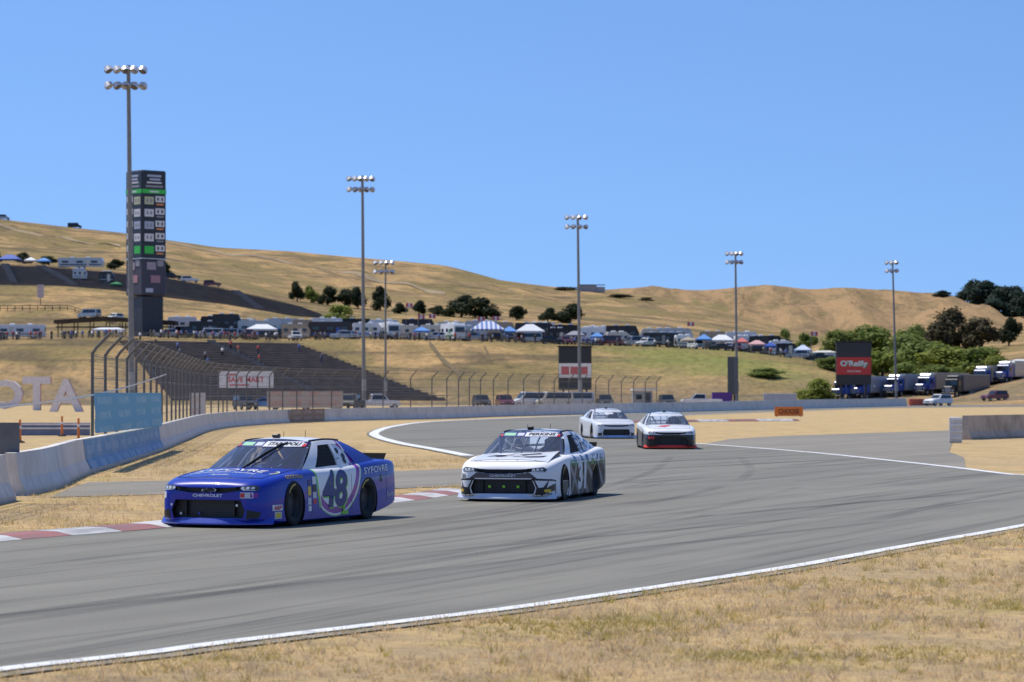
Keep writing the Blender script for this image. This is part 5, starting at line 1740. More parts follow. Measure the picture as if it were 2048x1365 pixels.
def car_like(kind):
    """lower body, roof, glass as separate meshes; x forward"""
    if kind == 'sedan':
        low = [(-2.3, .35), (-2.32, .75), (-2.2, .95), (-1.5, .98), (1.0, .95), (2.0, .80), (2.3, .65), (2.3, .35)]
        cab = [(-1.75, .95), (-1.05, 1.40), (.15, 1.42), (1.05, .94)]; W = .90
    elif kind == 'suv':
        low = [(-2.3, .40), (-2.35, .9), (-2.3, 1.08), (.9, 1.06), (1.95, .98), (2.25, .80), (2.28, .40)]
        cab = [(-2.25, 1.06), (-2.05, 1.70), (.1, 1.74), (.85, 1.05)]; W = .94
    elif kind == 'van':
        low = [(-2.7, .40), (-2.75, 1.1), (1.6, 1.1), (2.3, 1.0), (2.55, .75), (2.55, .40)]
        cab = [(-2.74, 1.08), (-2.70, 2.05), (1.0, 2.1), (1.75, 1.08)]; W = .98
    else:
        low = [(-2.8, .50), (-2.82, 1.10), (.2, 1.10), (1.3, 1.12), (2.5, 1.06), (2.72, .85), (2.72, .45)]
        cab = [(-.75, 1.08), (-.55, 1.82), (.75, 1.84), (1.45, 1.10)]; W = .98
    b = MB(); b.prism(low, -W, W)
    zc = cab[0][1]; zt = max(z for x, z in cab)
    tp = lambda x, z: 1 - .16 * (z - zc) / (zt - zc)
    b.prism(cab, -W * .97, W * .97, taper=tp)
    body = b.mesh("bodywork", None, True)
    bm = bmesh.new(); bm.from_mesh(body)
    bmesh.ops.bevel(bm, geom=[e for e in bm.edges if e.calc_face_angle(0) > .5], offset=.05, segments=2, affect='EDGES')
    bm.to_mesh(body); bm.free()
    body.polygons.foreach_set("use_smooth", [True] * len(body.polygons)); body.set_sharp_from_angle(angle=R(35))
    def ins(a, b_, k): return (lerp(a[0], b_[0], k), lerp(a[1], b_[1], k))
    c0, c1, c2, c3 = cab
    g = []
    # side glass
    for sg in (1, -1):
        m = MB(); q = [ins(ins(c0, c3, .08), ins(c1, c2, .08), .14), ins(ins(c0, c3, .90), ins(c1, c2, .95), .14), ins(ins(c0, c3, .90), ins(c1, c2, .95), .86), ins(ins(c0, c3, .08), ins(c1, c2, .08), .86)]
        m.quad([(x, sg * (W * .97 * tp(x, z) + .012), z) for x, z in q]); g.append(m.mesh("side_window"))
    for (a, b2, k) in ((c3, c2, .02), (c0, c1, -.02)):
        m = MB(); p0 = ins(a, b2, .12); p1 = ins(a, b2, .88)
        m.quad([(p0[0] + k, -W * .85, p0[1]), (p0[0] + k, W * .85, p0[1]), (p1[0] + k, W * .74, p1[1]), (p1[0] + k, -W * .74, p1[1])]); g.append(m.mesh("window"))
    ax = (-low[0][0] - .75)
    lamps = []
    for sg in (1, -1):
        lamps.append(MB().box((low[-2][0] + .01, sg * W * .72, low[-2][1] - .10), (.04, .32, .14)).mesh("headlight"))
    grille = MB().box((low[-2][0] + .01, 0, low[-2][1] - .16), (.04, W * .8, .16)).mesh("grille")
    return body, g, lamps, grille, ax, W
CARS = {k: car_like(k) for k in ('sedan', 'suv', 'van', 'pickup')}
def vehicle(kind, loc, rz, mat, label, group, name=None):
    body, g, lamps, grille, ax, W = CARS[kind]
    nm = {'sedan': 'parked_car', 'suv': 'parked_car', 'van': 'parked_van', 'pickup': 'pickup_truck'}[kind]
    cat = {'sedan': 'car', 'suv': 'car', 'van': 'van', 'pickup': 'pickup truck'}[kind]
    root = empty(nm, loc, rz, label, cat, group)
    obj("bodywork", body, root, mat)
    for m in g: obj("window", m, root, M_glass)
    for m in lamps: obj("headlight", m, root, M_silver)
    obj("grille", grille, root, M_black)
    wheels(root, (ax, -ax), W - .12)
    return root

def rv(loc, rz, L, H, mat, label, stripe=M_grey, kind="motorhome", group="campers parked on the terrace", front_glass=True):
    root = empty("motorhome" if kind == "motorhome" else "camper_trailer", loc, rz, label, "camper", group)
    W = 2.5
    if kind == "motorhome":
        prof = [(-L / 2, .45), (-L / 2, H - .15), (-L / 2 + .2, H), (L / 2 - .5, H), (L / 2 - .1, H - .5), (L / 2, H * .45), (L / 2 - .05, .45)]
    else:
        prof = [(-L / 2, .5), (-L / 2, H - .1), (-L / 2 + .15, H), (L / 2 - .7, H), (L / 2, H * .62), (L / 2 - .15, .5)]
    b = MB(); b.prism(prof, -W / 2, W / 2)
    me = b.mesh("bodywork", None, True)
    bm = bmesh.new(); bm.from_mesh(me)
    bmesh.ops.bevel(bm, geom=[e for e in bm.edges if e.calc_face_angle(0) > .6], offset=.08, segments=2, affect='EDGES')
    bm.to_mesh(me); bm.free()
    obj("bodywork", me, root, mat)
    for sg in (1, -1):
        MB().box((0, sg * (W / 2 + .01), 1.05), (L * .9, .03, .28)).build("stripe", stripe, root)
        for k in range(3):
            x = lerp(-L * .34, L * .30, k / 2)
            MB().box((x, sg * (W / 2 + .015), H * .62), (L * .14, .04, .62)).build("window", M_glass, root)
        MB().box((L * .16, sg * (W / 2 + .02), 1.45), (.7, .04, 1.8)).build("door", stripe if random.random() < .3 else M_offwhite, root)
    MB().box((-L / 2 - .01, 0, H * .66), (.04, 1.3, .7)).build("rear_window", M_glass, root)
    if kind == "motorhome" and front_glass:
        MB().quad([(L / 2 - .02 + .03, -1.05, H * .48), (L / 2 + .01, 1.05, H * .48), (L / 2 - .09 + .03, 1.0, H * .78), (L / 2 - .06, -1.0, H * .78)]).build("windscreen", M_glass, root)
    for x in (-L * .2, L * .15):
        MB().box((x, 0, H + .12), (.9, .8, .26), bev=.05).build("roof_unit", M_white, root)
    wheels(root, (-L * .28, L * .32) if kind == "motorhome" else (-L * .08, L * .04), W / 2 - .15)
    return root

def canopy(loc, rz, w, dpt, mat, label, h=2.2, peak=.9, group="shade canopies"):
    root = empty("shade_canopy", loc, rz, label, "canopy", group)
    for sx in (-1, 1):
        for sy in (-1, 1):
            MB().box((sx * (w / 2 - .06), sy * (dpt / 2 - .06), h / 2), (.06, .06, h)).build("leg", M_steel, root)
    r = MB()
    rw = max(0, w - dpt) / 2
    a = [(-w / 2, -dpt / 2, h), (w / 2, -dpt / 2, h), (w / 2, dpt / 2, h), (-w / 2, dpt / 2, h)]
    t0, t1 = (-rw, 0, h + peak), (rw, 0, h + peak)
    r.quad([a[0], a[1], t1, t0]); r.quad([a[2], a[3], t0, t1]); r.quad([a[1], a[2], t1]); r.quad([a[3], a[0], t0])
    r.build("roof", mat, root, None, True)
    for (c, s) in (((0, -dpt / 2, h - .12), (w, .02, .28)), ((0, dpt / 2, h - .12), (w, .02, .28)), ((-w / 2, 0, h - .12), (.02, dpt - .04, .28)), ((w / 2, 0, h - .12), (.02, dpt - .04, .28))):
        MB().box(c, s).build("valance", mat, root)
    return root

# terrace above the bank, left to right; the bases stand on the terrain
def at(u, d): return T(u, d, -.02)
PX = lambda px, d: px / FPX * d
M_stripe_tent = None
def striped(name, a, b):
    t = NT(name); x, y, z = t.xyz()
    t.color(t.mix(t.math('GREATER_THAN', t.math('FRACT', t.math('MULTIPLY', x, 1.1)), .5), a, b)); t.set(Roughness=.8)
    return t.mat
M_stripe_tent = striped("blue_white_stripes", (.72, .74, .78), (.16, .24, .55))
rv(at(40, 572), R(180), 10.2, 2.9, M_white, "long white motorhome at the left edge of the terrace", M_tan)
canopy(at(218, 575), 0, 6.6, 3, M_white, "wide white canopy under the long shade roof", 1.5, .4)
vehicle('van', at(178, 628), R(150), M_silver, "silver blue van on the dry slope left of the tower", "vehicles on the dry slope")
vehicle('suv', at(229, 624), R(-120), M_white, "white car on the dry slope just left of the tower", "vehicles on the dry slope")
vehicle('pickup', at(349, 622), R(170), M_white, "white pickup on the dry slope just right of the tower", "vehicles on the dry slope")
rv(at(410, 588), R(8), 6.5, 3.3, M_dark, "black camper trailer left of the pale trucks", M_grey, "trailer")
vehicle('van', at(418, 572), R(190), M_white, "white van parked before the black camper trailer", "vehicles on the terrace")
vehicle('van', at(452, 573), R(175), M_silver, "silver van beside the white van on the terrace", "vehicles on the terrace")
rv(at(455, 598), 0, 6.0, 4.9, M_dark, "tall dark camper behind the silver van", M_grey, "trailer")
canopy(at(524, 570), R(4), 6.2, 4, M_white, "white canopy left of the tan camper trailer", 2.1, 1.0)
rv(at(520, 592), 0, 9.0, 3.7, M_silver, "silver camper behind the white canopy", M_blue)
rv(at(592, 574), R(3), 5.8, 3.2, M_tan, "tan camper trailer between white canopy and black coach", M_offwhite, "trailer")
rv(at(662, 582), R(2), 9.0, 3.5, M_dark, "long black coach behind the white pickup", M_blue)
vehicle('pickup', at(688, 566), R(168), M_white, "white pickup in front of the long black coach", "vehicles on the terrace")
rv(at(733, 573), R(5), 5.6, 3.2, M_white, "white camper with blue trim behind the grandstand mast", M_lightblue)
rv(at(778, 571), R(-72), 7.5, 3.4, M_white, "white motorhome seen from its end, right of the grandstand mast", M_grey)
rv(at(815, 580), R(4), 5.5, 2.9, M_offwhite, "cream camper trailer left of the blue canopy", M_grey, "trailer")
canopy(at(843, 566), R(5), 3.4, 3, M_lightblue, "small bright blue canopy before the cream campers", 1.9, .8)
rv(at(866, 580), R(4), 5.0, 3.1, M_offwhite, "cream camper right of the small blue canopy", M_tan, "trailer")
rv(at(906, 569), R(-65), 7.0, 3.5, M_white, "white motorhome with rounded roof left of the striped canopy", M_green)
rv(at(932, 582), 0, 4.2, 3.0, M_silver, "silver camper hidden behind the striped canopy", M_grey, "trailer")
canopy(at(975, 566), R(3), 6.6, 4.5, M_stripe_tent, "large blue and white striped canopy", 2.5, 1.6)
canopy(at(1019, 568), R(-4), 3.2, 3, M_lightblue, "blue canopy right of the striped one", 2.2, 1.0)
canopy(at(1060, 567), R(4), 5.6, 4.2, M_white, "large white canopy before the dark coach", 2.4, 1.4)
rv(at(1068, 588), R(2), 7.8, 4.1, M_dark, "dark coach behind the large white canopy", M_silver)
rv(at(1114, 578), R(10), 4.2, 3.2, M_black, "black camper with cream end right of the dark coach", M_offwhite, "trailer")
canopy(at(1150, 567), R(2), 4.0, 3, plain("grey_cloth", (.30, .30, .33), .8), "grey canopy behind the mast with the screen board", 2.0, .8)
rv(at(1186, 574), R(3), 5.4, 3.6, M_white, "white camper with blue canopy in front, right of the mast", M_blue, "trailer")
canopy(at(1194, 566), R(3), 2.9, 2.6, M_lightblue, "blue canopy leaning on the white camper", 1.8, .8)
rv(at(1236, 571), R(6), 4.6, 2.8, M_offwhite, "cream camper trailer with a dark window", M_tan, "trailer")
vehicle('van', at(1271, 570), R(200), M_silver, "silver van right of the cream camper trailer", "vehicles on the terrace")
vehicle('suv', at(1291, 562), R(230), M_white, "white car at the terrace edge before the dark coaches", "vehicles on the terrace")
rv(at(1316, 580), R(3), 6.2, 2.9, M_dark, "dark coach behind the white car at the terrace edge", M_grey)
rv(at(1352, 586), 0, 4.6, 3.1, plain("navy_coach", (.03, .04, .07), .3), "navy coach right of the dark coach", M_silver)
rv(at(1369, 576), R(8), 3.8, 2.7, M_white, "white camper left of the blue canopy row", M_grey, "trailer")
canopy(at(1408, 566), R(-6), 3.2, 3, M_lightblue, "blue canopy at the left of the white canopy row", 2.1, 1.0)
canopy(at(1376, 562), R(5), 2.8, 2.6, M_tan, "tan canopy below the blue canopy", 1.7, .7)
canopy(at(1444, 567), R(-8), 4.8, 3.4, M_white, "white canopy behind the fourth mast", 2.1, 1.1)
rv(at(1486, 592), R(5), 3.6, 3.3, M_white, "white camper behind the red canopy", M_grey, "trailer")
canopy(at(1484, 565), R(-8), 2.6, 2.6, plain("coral_cloth", (.62, .16, .15), .8), "coral red canopy right of the fourth mast", 2.0, .9)
canopy(at(1514, 564), R(-8), 3.6, 2.8, M_pink, "pale pink canopy right of the coral one", 1.9, .8)
rv(at(1516, 592), R(3), 4.0, 3.6, M_dark, "dark coach behind the pink canopy", M_red)
rv(at(1560, 590), R(2), 4.4, 3.2, M_white, "white bus right of the dark coach", M_silver)
canopy(at(1541, 562), R(-8), 2.4, 2.6, M_blue, "deep blue canopy on the lower terrace", 1.9, .8)
rv(at(1574, 572), R(-5), 4.4, 2.8, M_black, "black camper beside the deep blue canopy", M_grey, "trailer")
canopy(at(1606, 562), R(-8), 3.5, 3, plain("pale_blue_cloth", (.55, .62, .74), .8), "pale blue canopy near the end of the terrace", 1.9, 1.0)
canopy(at(1648, 566), R(-5), 5.4, 3, M_offwhite, "long cream awning at the right end of the terrace", 2.0, .4)
vehicle('pickup', at(1640, 560), R(190), M_dark, "dark pickup under the long cream awning", "vehicles on the terrace")
vehicle('suv', at(1595, 559), R(170), M_silver, "silver car below the pale blue canopy", "vehicles on the terrace")
vehicle('sedan', at(1440, 560), R(175), M_dark, "dark car before the white canopy", "vehicles on the terrace")
vehicle('suv', at(1105, 561), R(10), M_dark, "dark car before the black camper with cream end", "vehicles on the terrace")

# the crowded rows between and behind the tents
rc = random.Random(21)
base_ = [(o_, CU + FPX * o_.location.x / o_.location.y) for o_ in COL.objects if o_.parent is None and o_.get('category') in ('camper', 'canopy') and 550 < o_.location.y < 606]
for k, (nm_, mt, ln, hh) in enumerate((("white", M_white, 6.5, 3.0), ("dark", M_dark, 7.0, 3.3), ("cream", M_offwhite, 6.0, 2.9), ("silver", M_silver, 7.5, 3.2), ("tan", M_tan, 6.0, 3.0), ("white", M_white, 7.0, 3.3), ("black", M_black, 6.5, 3.1)) * 3):
    u = 375 + k * 58 + rc.uniform(-12, 12)
    nb = min(base_, key=lambda q: abs(q[1] - u))[0]
    rv(at(u, 603), R(rc.choice((0, 180, 4))), ln, hh + .8, mt, " ".join(("tall %s camper in the back row behind the %s" % (nm_, nb["label"])).split()[:16]), M_grey, "trailer", "campers in the back row")
for k in range(46):
    u = 330 + k * 29.5 + rc.uniform(-8, 8); dd = rc.choice((578, 584, 590, 596)) if k % 3 else rc.choice((562, 568))
    kd = rc.choice(('suv', 'van', 'pickup', 'suv', 'van')); nm_, mt = rc.choice((("dark", M_dark), ("silver", M_silver), ("white", M_white), ("black", M_black), ("dark", M_dark), ("maroon", M_maroon)))
    near_ = min([o_ for o_ in COL.objects if o_.parent is None and o_.get('category') in ('camper', 'canopy') and 550 < o_.location.y < 606], key=lambda o_: abs(o_.location.x - at(u, dd).x))
    where = "left" if u < 720 else "middle" if u < 1240 else "right"
    if any(o_.get('label') == " ".join(("%s %s parked close to the %s" % (nm_, {'suv': 'car', 'van': 'van', 'pickup': 'pickup'}[kd], near_["label"])).split()[:16]) for o_ in COL.objects): continue
    vehicle(kd, at(u, dd), R(rc.choice((0, 180, -75, -90, 160))), mt, " ".join(("%s %s parked close to the %s" % (nm_, {'suv': 'car', 'van': 'van', 'pickup': 'pickup'}[kd], near_["label"])).split()[:16]), "vehicles crowding the %s of the terrace" % where)
# plateau above the upper stand
canopy(at(20, 742), 0, 5.6, 4, M_blue, "blue canopy at the far left above the upper stand", 1.5, 1.2)
canopy(at(62, 741), 0, 3.2, 3, M_white, "white canopy above the upper stand, right of the far left blue one", 1.5, .8)
canopy(at(88, 741), 0, 3.6, 3, M_lightblue, "light blue canopy above the upper stand beside the long trailer", 1.5, .8)
rv(at(163, 748), R(-3), 12.0, 2.9, M_silver, "long silver trailer above the upper stand", M_dark, "trailer", "campers above the upper stand")
rv(at(160, 700), R(10), 3.6, 3.0, M_silver, "small silver camper standing in the upper stand gap", M_grey, "trailer", "campers above the upper stand")
rv(at(214, 698), 0, 3.6, 3.0, M_dark, "dark camper beside the green tarpaulin in the upper stand gap", M_grey, "trailer", "campers above the upper stand")
canopy(at(233, 690), 0, 3.0, 2.6, M_green, "green tarpaulin canopy left of the tower", .9, .5)
for k, (u, m, l) in enumerate(((380, M_white, "white car above the upper stand right of the tower"), (346, M_dark, "dark car above the upper stand beside the tower"), (425, M_maroon, "maroon car above the upper stand, farthest right"))):
    vehicle('suv', at(u, 733), R(5), m, l, "cars above the upper stand")

# behind the far wall on the flat
BG = "vehicles behind the far wall"
def flat(u, d): return Vector(((u - CU) / FPX * d, d, max(0.0, terr(u, d) if d > 430 else 0.0) - .01))
for (kind, u, d, rz, m, l) in (
    ('suv', 490, 330, -70, M_dark, "dark car under the white sign behind the fence"), ('sedan', 525, 330, 185, M_lightblue, "light blue car left of the long tan banner"),
    ('pickup', 703, 320, -100, M_dark, "dark pickup right of the long tan banner"), ('pickup', 752, 325, 10, M_white, "white pickup right of the grandstand mast behind the wall"), ('sedan', 640, 318, 180, M_white, "white car showing under the tan banner"),
    ('suv', 963, 372, -80, M_dark, "dark blue car behind the wall, leftmost of the pair"), ('suv', 1010, 372, -80, M_maroon, "dark red car behind the wall beside the dark blue one"),
    ('van', 1060, 380, -160, M_white, "white van leftmost of the three behind the far wall"), ('van', 1104, 380, -160, M_offwhite, "cream van in the middle of three behind the far wall"), ('van', 1146, 382, -160, M_white, "white van rightmost of the three behind the far wall"),
    ('suv', 1210, 380, -85, M_dark, "dark car behind the wall above the white race car"), ('suv', 1334, 382, -85, M_dark, "dark car behind the wall above the third race car"), ('pickup', 1402, 385, 180, M_white, "white pickup left of the purple box"),
    ('suv', 1876, 425, -140, M_white, "white car beside the orange barrier block"), ):
    vehicle(kind, flat(u, d), R(rz), m, l, BG)
vehicle('suv', T(1989, 470, -.03), R(-150), M_maroon, "maroon car on the dry bank at the right", BG)
# grey hut
root = empty("marshal_hut", flat(1284, 395), R(6), "small grey hut with a pale flat roof behind the far wall", "hut")
MB().box((0, 0, 1.1), (2.6, 2.2, 2.2)).build("wall", M_grey, root); MB().box((.3, 0, 2.4), (3.4, 2.8, .25)).build("roof", M_white, root)
MB().box((-.6, -1.12, 1.4), (.8, .05, .7)).build("window", M_glass, root); MB().box((.7, -1.12, 1.0), (.7, .05, 1.9)).build("door", M_dark, root)
# low equipment wall right of the far mast
root = empty("low_wall", flat(1560, 430), 0, "low pale blue wall behind the far barrier left of the round bush", "wall")
MB().box((0, 0, .9), (5.0, .3, 1.8)).build("panel", plain("pale_blue_grey_wall", (.36, .40, .48), .8), root); MB().box((0, 0, 1.84), (5.1, .4, .08)).build("cap", M_white, root)

# transporters
def rig(loc, rz, label, cabm, boxm, L=14.5):
    root = empty("transporter_truck", loc, rz, label, "truck", "race transporters on the right")
    MB().box((-2.2 - L / 2, 0, 2.55), (L, 2.55, 2.9), bev=.06).build("trailer_box", boxm, root)
    MB().box((-2.2 - L / 2, 0, 4.03), (L * .998, 2.5, .08)).build("trailer_roof", M_offwhite, root)
    for sg in (1, -1): MB().box((-2.6 - L / 2, sg * 1.15, .85), (L * .55, .06, .55)).build("trailer_skirt", M_grey, root)
    MB().box((-.6, 0, 2.1), (2.4, 2.4, 2.3), bev=.12).build("cab", cabm, root)
    MB().box((-.9, 0, 3.45), (1.7, 2.3, .85), bev=.2).build("roof_fairing", M_silver if cabm != M_black else M_dark, root)
    MB().box((1.5, 0, 1.45), (2.0, 1.7, 1.1), bev=.15).build("hood", cabm, root)
    MB().quad([(.63, -1.05, 2.2), (.63, 1.05, 2.2), (.61, 1.0, 3.0), (.61, -1.0, 3.0)]).build("windscreen", M_glass, root)
    for sg in (1, -1):
        MB().box((-.2, sg * 1.215, 2.5), (.9, .03, .7)).build("side_window", M_glass, root)
        MB().box((2.45, sg * .85, 1.25), (.12, .35, .3)).build("headlight", M_silver, root)
    MB().box((2.52, 0, 1.4), (.06, 1.0, .9)).build("grille", M_grey, root); MB().box((2.6, 0, .65), (.2, 2.3, .35), bev=.04).build("bumper", M_dark, root)
    wheels(root, (1.5, -.6, -4.0 - L * .7), 1.05, True)
    return root
B2 = plain("transporter_blue", (.025, .07, .33), .3, coat=.6)
for k, (u, d, l, bm_) in enumerate(((1683, 505, "blue transporter truck under the red screen board, leftmost of the row", M_tan), (1719, 507, "blue transporter truck second from the left in the row", M_silver), (1788, 512, "blue transporter truck third from the left, right of the far mast", M_grey),
                              (1850, 515, "blue transporter truck in the middle of the row beside the dark rig", M_tan), (1962, 520, "blue transporter truck second from the right in the row", M_tan), (2008, 523, "blue transporter truck farthest right in the row", M_silver))):
    rig(T(u, d, -.03), R(-90 - 33), l, B2, bm_)
rig(T(1905, 500, -.03), R(-90 - 28), "black transporter truck with open dark tractor in the row", M_black, plain("dark_trailer_side", (.10, .10, .115), .4))
canopy(T(2040, 545), 0, 5.5, 4, M_white, "white canopy at the right edge above the transporters", 2.4, .6)
vehicle('pickup', T(2046, 535), R(200), M_maroon, "maroon pickup under the white canopy at the right edge", "vehicles on the terrace")

# small signs and flags
def flag(u, d, h, m, label, w=1.4):
    p = T(u, d)
    root = empty("flag", p, 0, label, "flag", "flags on the terrace")
    MB().tube([(0, 0, 0), (0, 0, h)], .04, 5).build("pole", M_steel, root)
    MB().grid(lambda a, b: Vector((.04 + a * w, .12 * math.sin(a * 5), h - .05 - b * w * .62 - .08 * a)), 8, 2).build("cloth", m, root, 60, False)
M_flagred = striped("red_white_flag", (.62, .10, .12), (.7, .68, .68))
for (u, d, h, l) in ((812, 600, 7.6, "red and white flag left of the oak cluster, leftmost"), (836, 598, 5.2, "red and white flag below the leftmost flag"), (858, 600, 5.4, "red and white flag left of the large oak cluster"), (985, 590, 5.2, "red and white flag above the striped canopy"), (956, 592, 5.0, "red and white flag left over the striped canopy"), (1375, 596, 5.6, "red and white flag above the white campers"), (1622, 600, 6.0, "red and white flag near the end of the terrace")):
    flag(u, d, h, M_flagred, l)
board_p = T(81, 648)
root = empty("sign_stand", board_p, 0, "pale red and white upright sign on the dry slope at the left", "sign")
MB().box((0, 0, 3.2), (1.5, .15, 3.0)).build("panel", printed("pale_red_print", (.62, .55, .52), (.6, .2, .2), 1.2, 3, .6), root); MB().box((0, 0, .85), (.15, .15, 1.7)).build("post", M_dark, root)
root = empty("hilltop_container", T(1182, 1078, -.2), R(4), "grey container building on the hilltop beside the third mast", "building")
MB().box((-1.5, 0, 1.3), (7.0, 3, 2.6)).build("container", M_grey, root); MB().box((3.4, .5, 1.0), (3.6, 3, 2.0)).build("container", plain("pale_grey_container", (.42, .42, .42), .7), root); MB().box((0, 0, 2.75), (10.5, 3.4, .2)).build("roof", M_dark, root)
for (u, dd, l) in ((150, 1098, "tiny dark vehicle on the left skyline"), (6, 1098, "tiny pale vehicle on the skyline at the left edge")):
    vehicle('van', T(u, dd, -.1), 0, M_dark if u > 50 else M_silver, l, "vehicles on the skyline")

# spectators
def person_mesh(pose):
    V = [(0, 0, .92), (0, 0, 1.15), (0, 0, 1.40), (0, .01, 1.50), (0, .0, 1.64),
         (.10, 0, .88), (.11, .02, .48), (.11, 0, .05), (.11, -.12, .03), (-.10, 0, .88), (-.11, .02, .48), (-.11, 0, .05), (-.11, -.12, .03),
         (.20, 0, 1.38), (.25, .02, 1.10), (.24, -.10, .86), (-.20, 0, 1.38), (-.25, .02, 1.10), (-.24, -.10, .86)]
    if pose == 1:
        V[14] = (.30, -.05, 1.15); V[15] = (.16, -.22, 1.30); V[10] = (-.14, -.08, .50); V[11] = (-.13, -.02, .05); V[12] = (-.13, -.14, .03)
    if pose == 2:
        V[14] = (.27, -.05, 1.12); V[15] = (.05, -.20, 1.10); V[17] = (-.27, -.05, 1.12); V[18] = (-.05, -.22, 1.14)
    E = [(0, 1), (1, 2), (2, 3), (3, 4), (0, 5), (5, 6), (6, 7), (7, 8), (0, 9), (9, 10), (10, 11), (11, 12), (2, 13), (13, 14), (14, 15), (2, 16), (16, 17), (17, 18)]
    rad = [.14, .13, .14, .055, .095, .09, .065, .045, .04, .09, .065, .045, .04, .065, .048, .038, .065, .048, .038]
    me = bpy.data.meshes.new("person"); me.from_pydata(V, E, [])
    o = bpy.data.objects.new("tmp_person", me); COL.objects.link(o)
    o.modifiers.new("k", 'SKIN')
    for i, sv in enumerate(me.skin_vertices[0].data): sv.radius = (rad[i], rad[i]); sv.use_root = (i == 0)
    dg = bpy.context.evaluated_depsgraph_get(); dg.update()
    res = bpy.data.meshes.new_from_object(o.evaluated_get(dg)); bpy.data.objects.remove(o)
    for m in (None, None, None): res.materials.append(m)
    for p in res.polygons:
        z = p.center.z; x = abs(p.center.x)
        p.material_index = 2 if (z > 1.47 or (x > .19 and z < 1.2 and z > .8)) else (0 if z > .93 else 1)
        p.use_smooth = True
    return res
PM = [person_mesh(k) for k in range(3)]
M_skin = plain("skin", (.42, .26, .18), .6)
SH = [plain("shirt_%s" % n, c, .85) for n, c in (("white", (.65, .65, .66)), ("navy", (.03, .04, .10)), ("red", (.42, .05, .05)), ("blue", (.08, .16, .42)), ("black", (.02, .02, .02)), ("grey", (.22, .22, .23)))]
TR = [plain("trousers_%s" % n, c, .85) for n, c in (("denim", (.05, .07, .13)), ("black", (.02, .02, .022)), ("khaki", (.28, .22, .14)))]
rnd = random.Random(3)
def crowd(n, label, group, pos):
    for k in range(n):
        o = bpy.data.objects.new("person", PM[k % 3]); COL.objects.link(o)
        sh_, tr_ = rnd.choice(SH), rnd.choice(TR)
        for i, m in enumerate((sh_, tr_, M_skin)):
            o.material_slots[i].link = 'OBJECT'; o.material_slots[i].material = m
        o.location = pos(k); o.rotation_euler = (0, 0, rnd.uniform(-.8, .8)); o.scale = (1, 1, rnd.uniform(.93, 1.06))
        tag(o, label.replace("spectator", "spectator in a %s shirt and %s trousers" % (sh_.name.split("_")[1], tr_.name.split("_")[1])), "person", group)
crowd(46, "spectator at the terrace rail left of the tower", "spectators at the left rail", lambda k: T(rnd.uniform(-5, 245), rnd.choice((559, 560.5, 563, 566)), -.02))
crowd(44, "spectator at the top of the lower grandstand", "spectators above the lower grandstand", lambda k: T(rnd.uniform(300, 600), rnd.choice((558.5, 560, 562.5, 566)), -.02))
crowd(52, "spectator among the tents on the terrace", "spectators among the tents", lambda k: T(rnd.choice((rnd.uniform(620, 900), rnd.uniform(900, 1240), rnd.uniform(1280, 1650))), rnd.choice((559, 560.5, 563)), -.02))
def seat(k):
    i = rnd.randrange(12, 24); t = (i + .5) / 24; u = rnd.uniform(lerp(345, 236, t) + 20, lerp(900, 592, t ** .85) - 20)
    dd = lerp(503, 553, (i + .15) / 24)
    return Vector(((u - CU) / FPX * dd, dd, terr(u, lerp(503, 553, (i + 1) / 24)) + .10))
crowd(16, "spectator standing in the lower grandstand rows", "spectators in the lower grandstand", seat)

# ------------------------------------------------------------------ trees and bushes
def leaf_material(name, c, c2):
    t = NT(name)
    n = t.noise(2.2, 4, .6); f = t.noise(14, 3, .6)
    cc = t.ramp(n, [(.35, c), (.65, c2)])
    t.color(t.mix(1.0, cc, t.ramp(f, [(.3, (.6, .6, .6)), (.7, (1.35, 1.35, 1.3))]), 'MULTIPLY'))
    t.set(Roughness=.7)
    t.bsdf.inputs['Specular IOR Level'].default_value = .25
    tl = t.node("ShaderNodeBsdfTranslucent"); t.link(t.bsdf.inputs['Base Color'].links[0].from_socket, tl.inputs[0])
    mx = t.node("ShaderNodeMixShader"); mx.inputs[0].default_value = .42
    t.link(t.bsdf.outputs[0], mx.inputs[1]); t.link(tl.outputs[0], mx.inputs[2]); t.link(mx.outputs[0], t.out.inputs[0])
    return t.mat
LF = {'oak': leaf_material("dark_oak_leaves", (.026, .040, .016), (.050, .066, .026)),
      'far': leaf_material("far_dark_leaves", (.028, .050, .036), (.045, .075, .046)),
      'willow': leaf_material("olive_willow_leaves", (.15, .20, .042), (.25, .30, .07)),
      'lime': leaf_material("yellow_green_leaves", (.20, .245, .038), (.30, .33, .065)),
      'brown': leaf_material("brown_oak_leaves", (.075, .065, .032), (.12, .098, .046))}
M_bark = plain("bark", (.09, .07, .05), .9, .25)
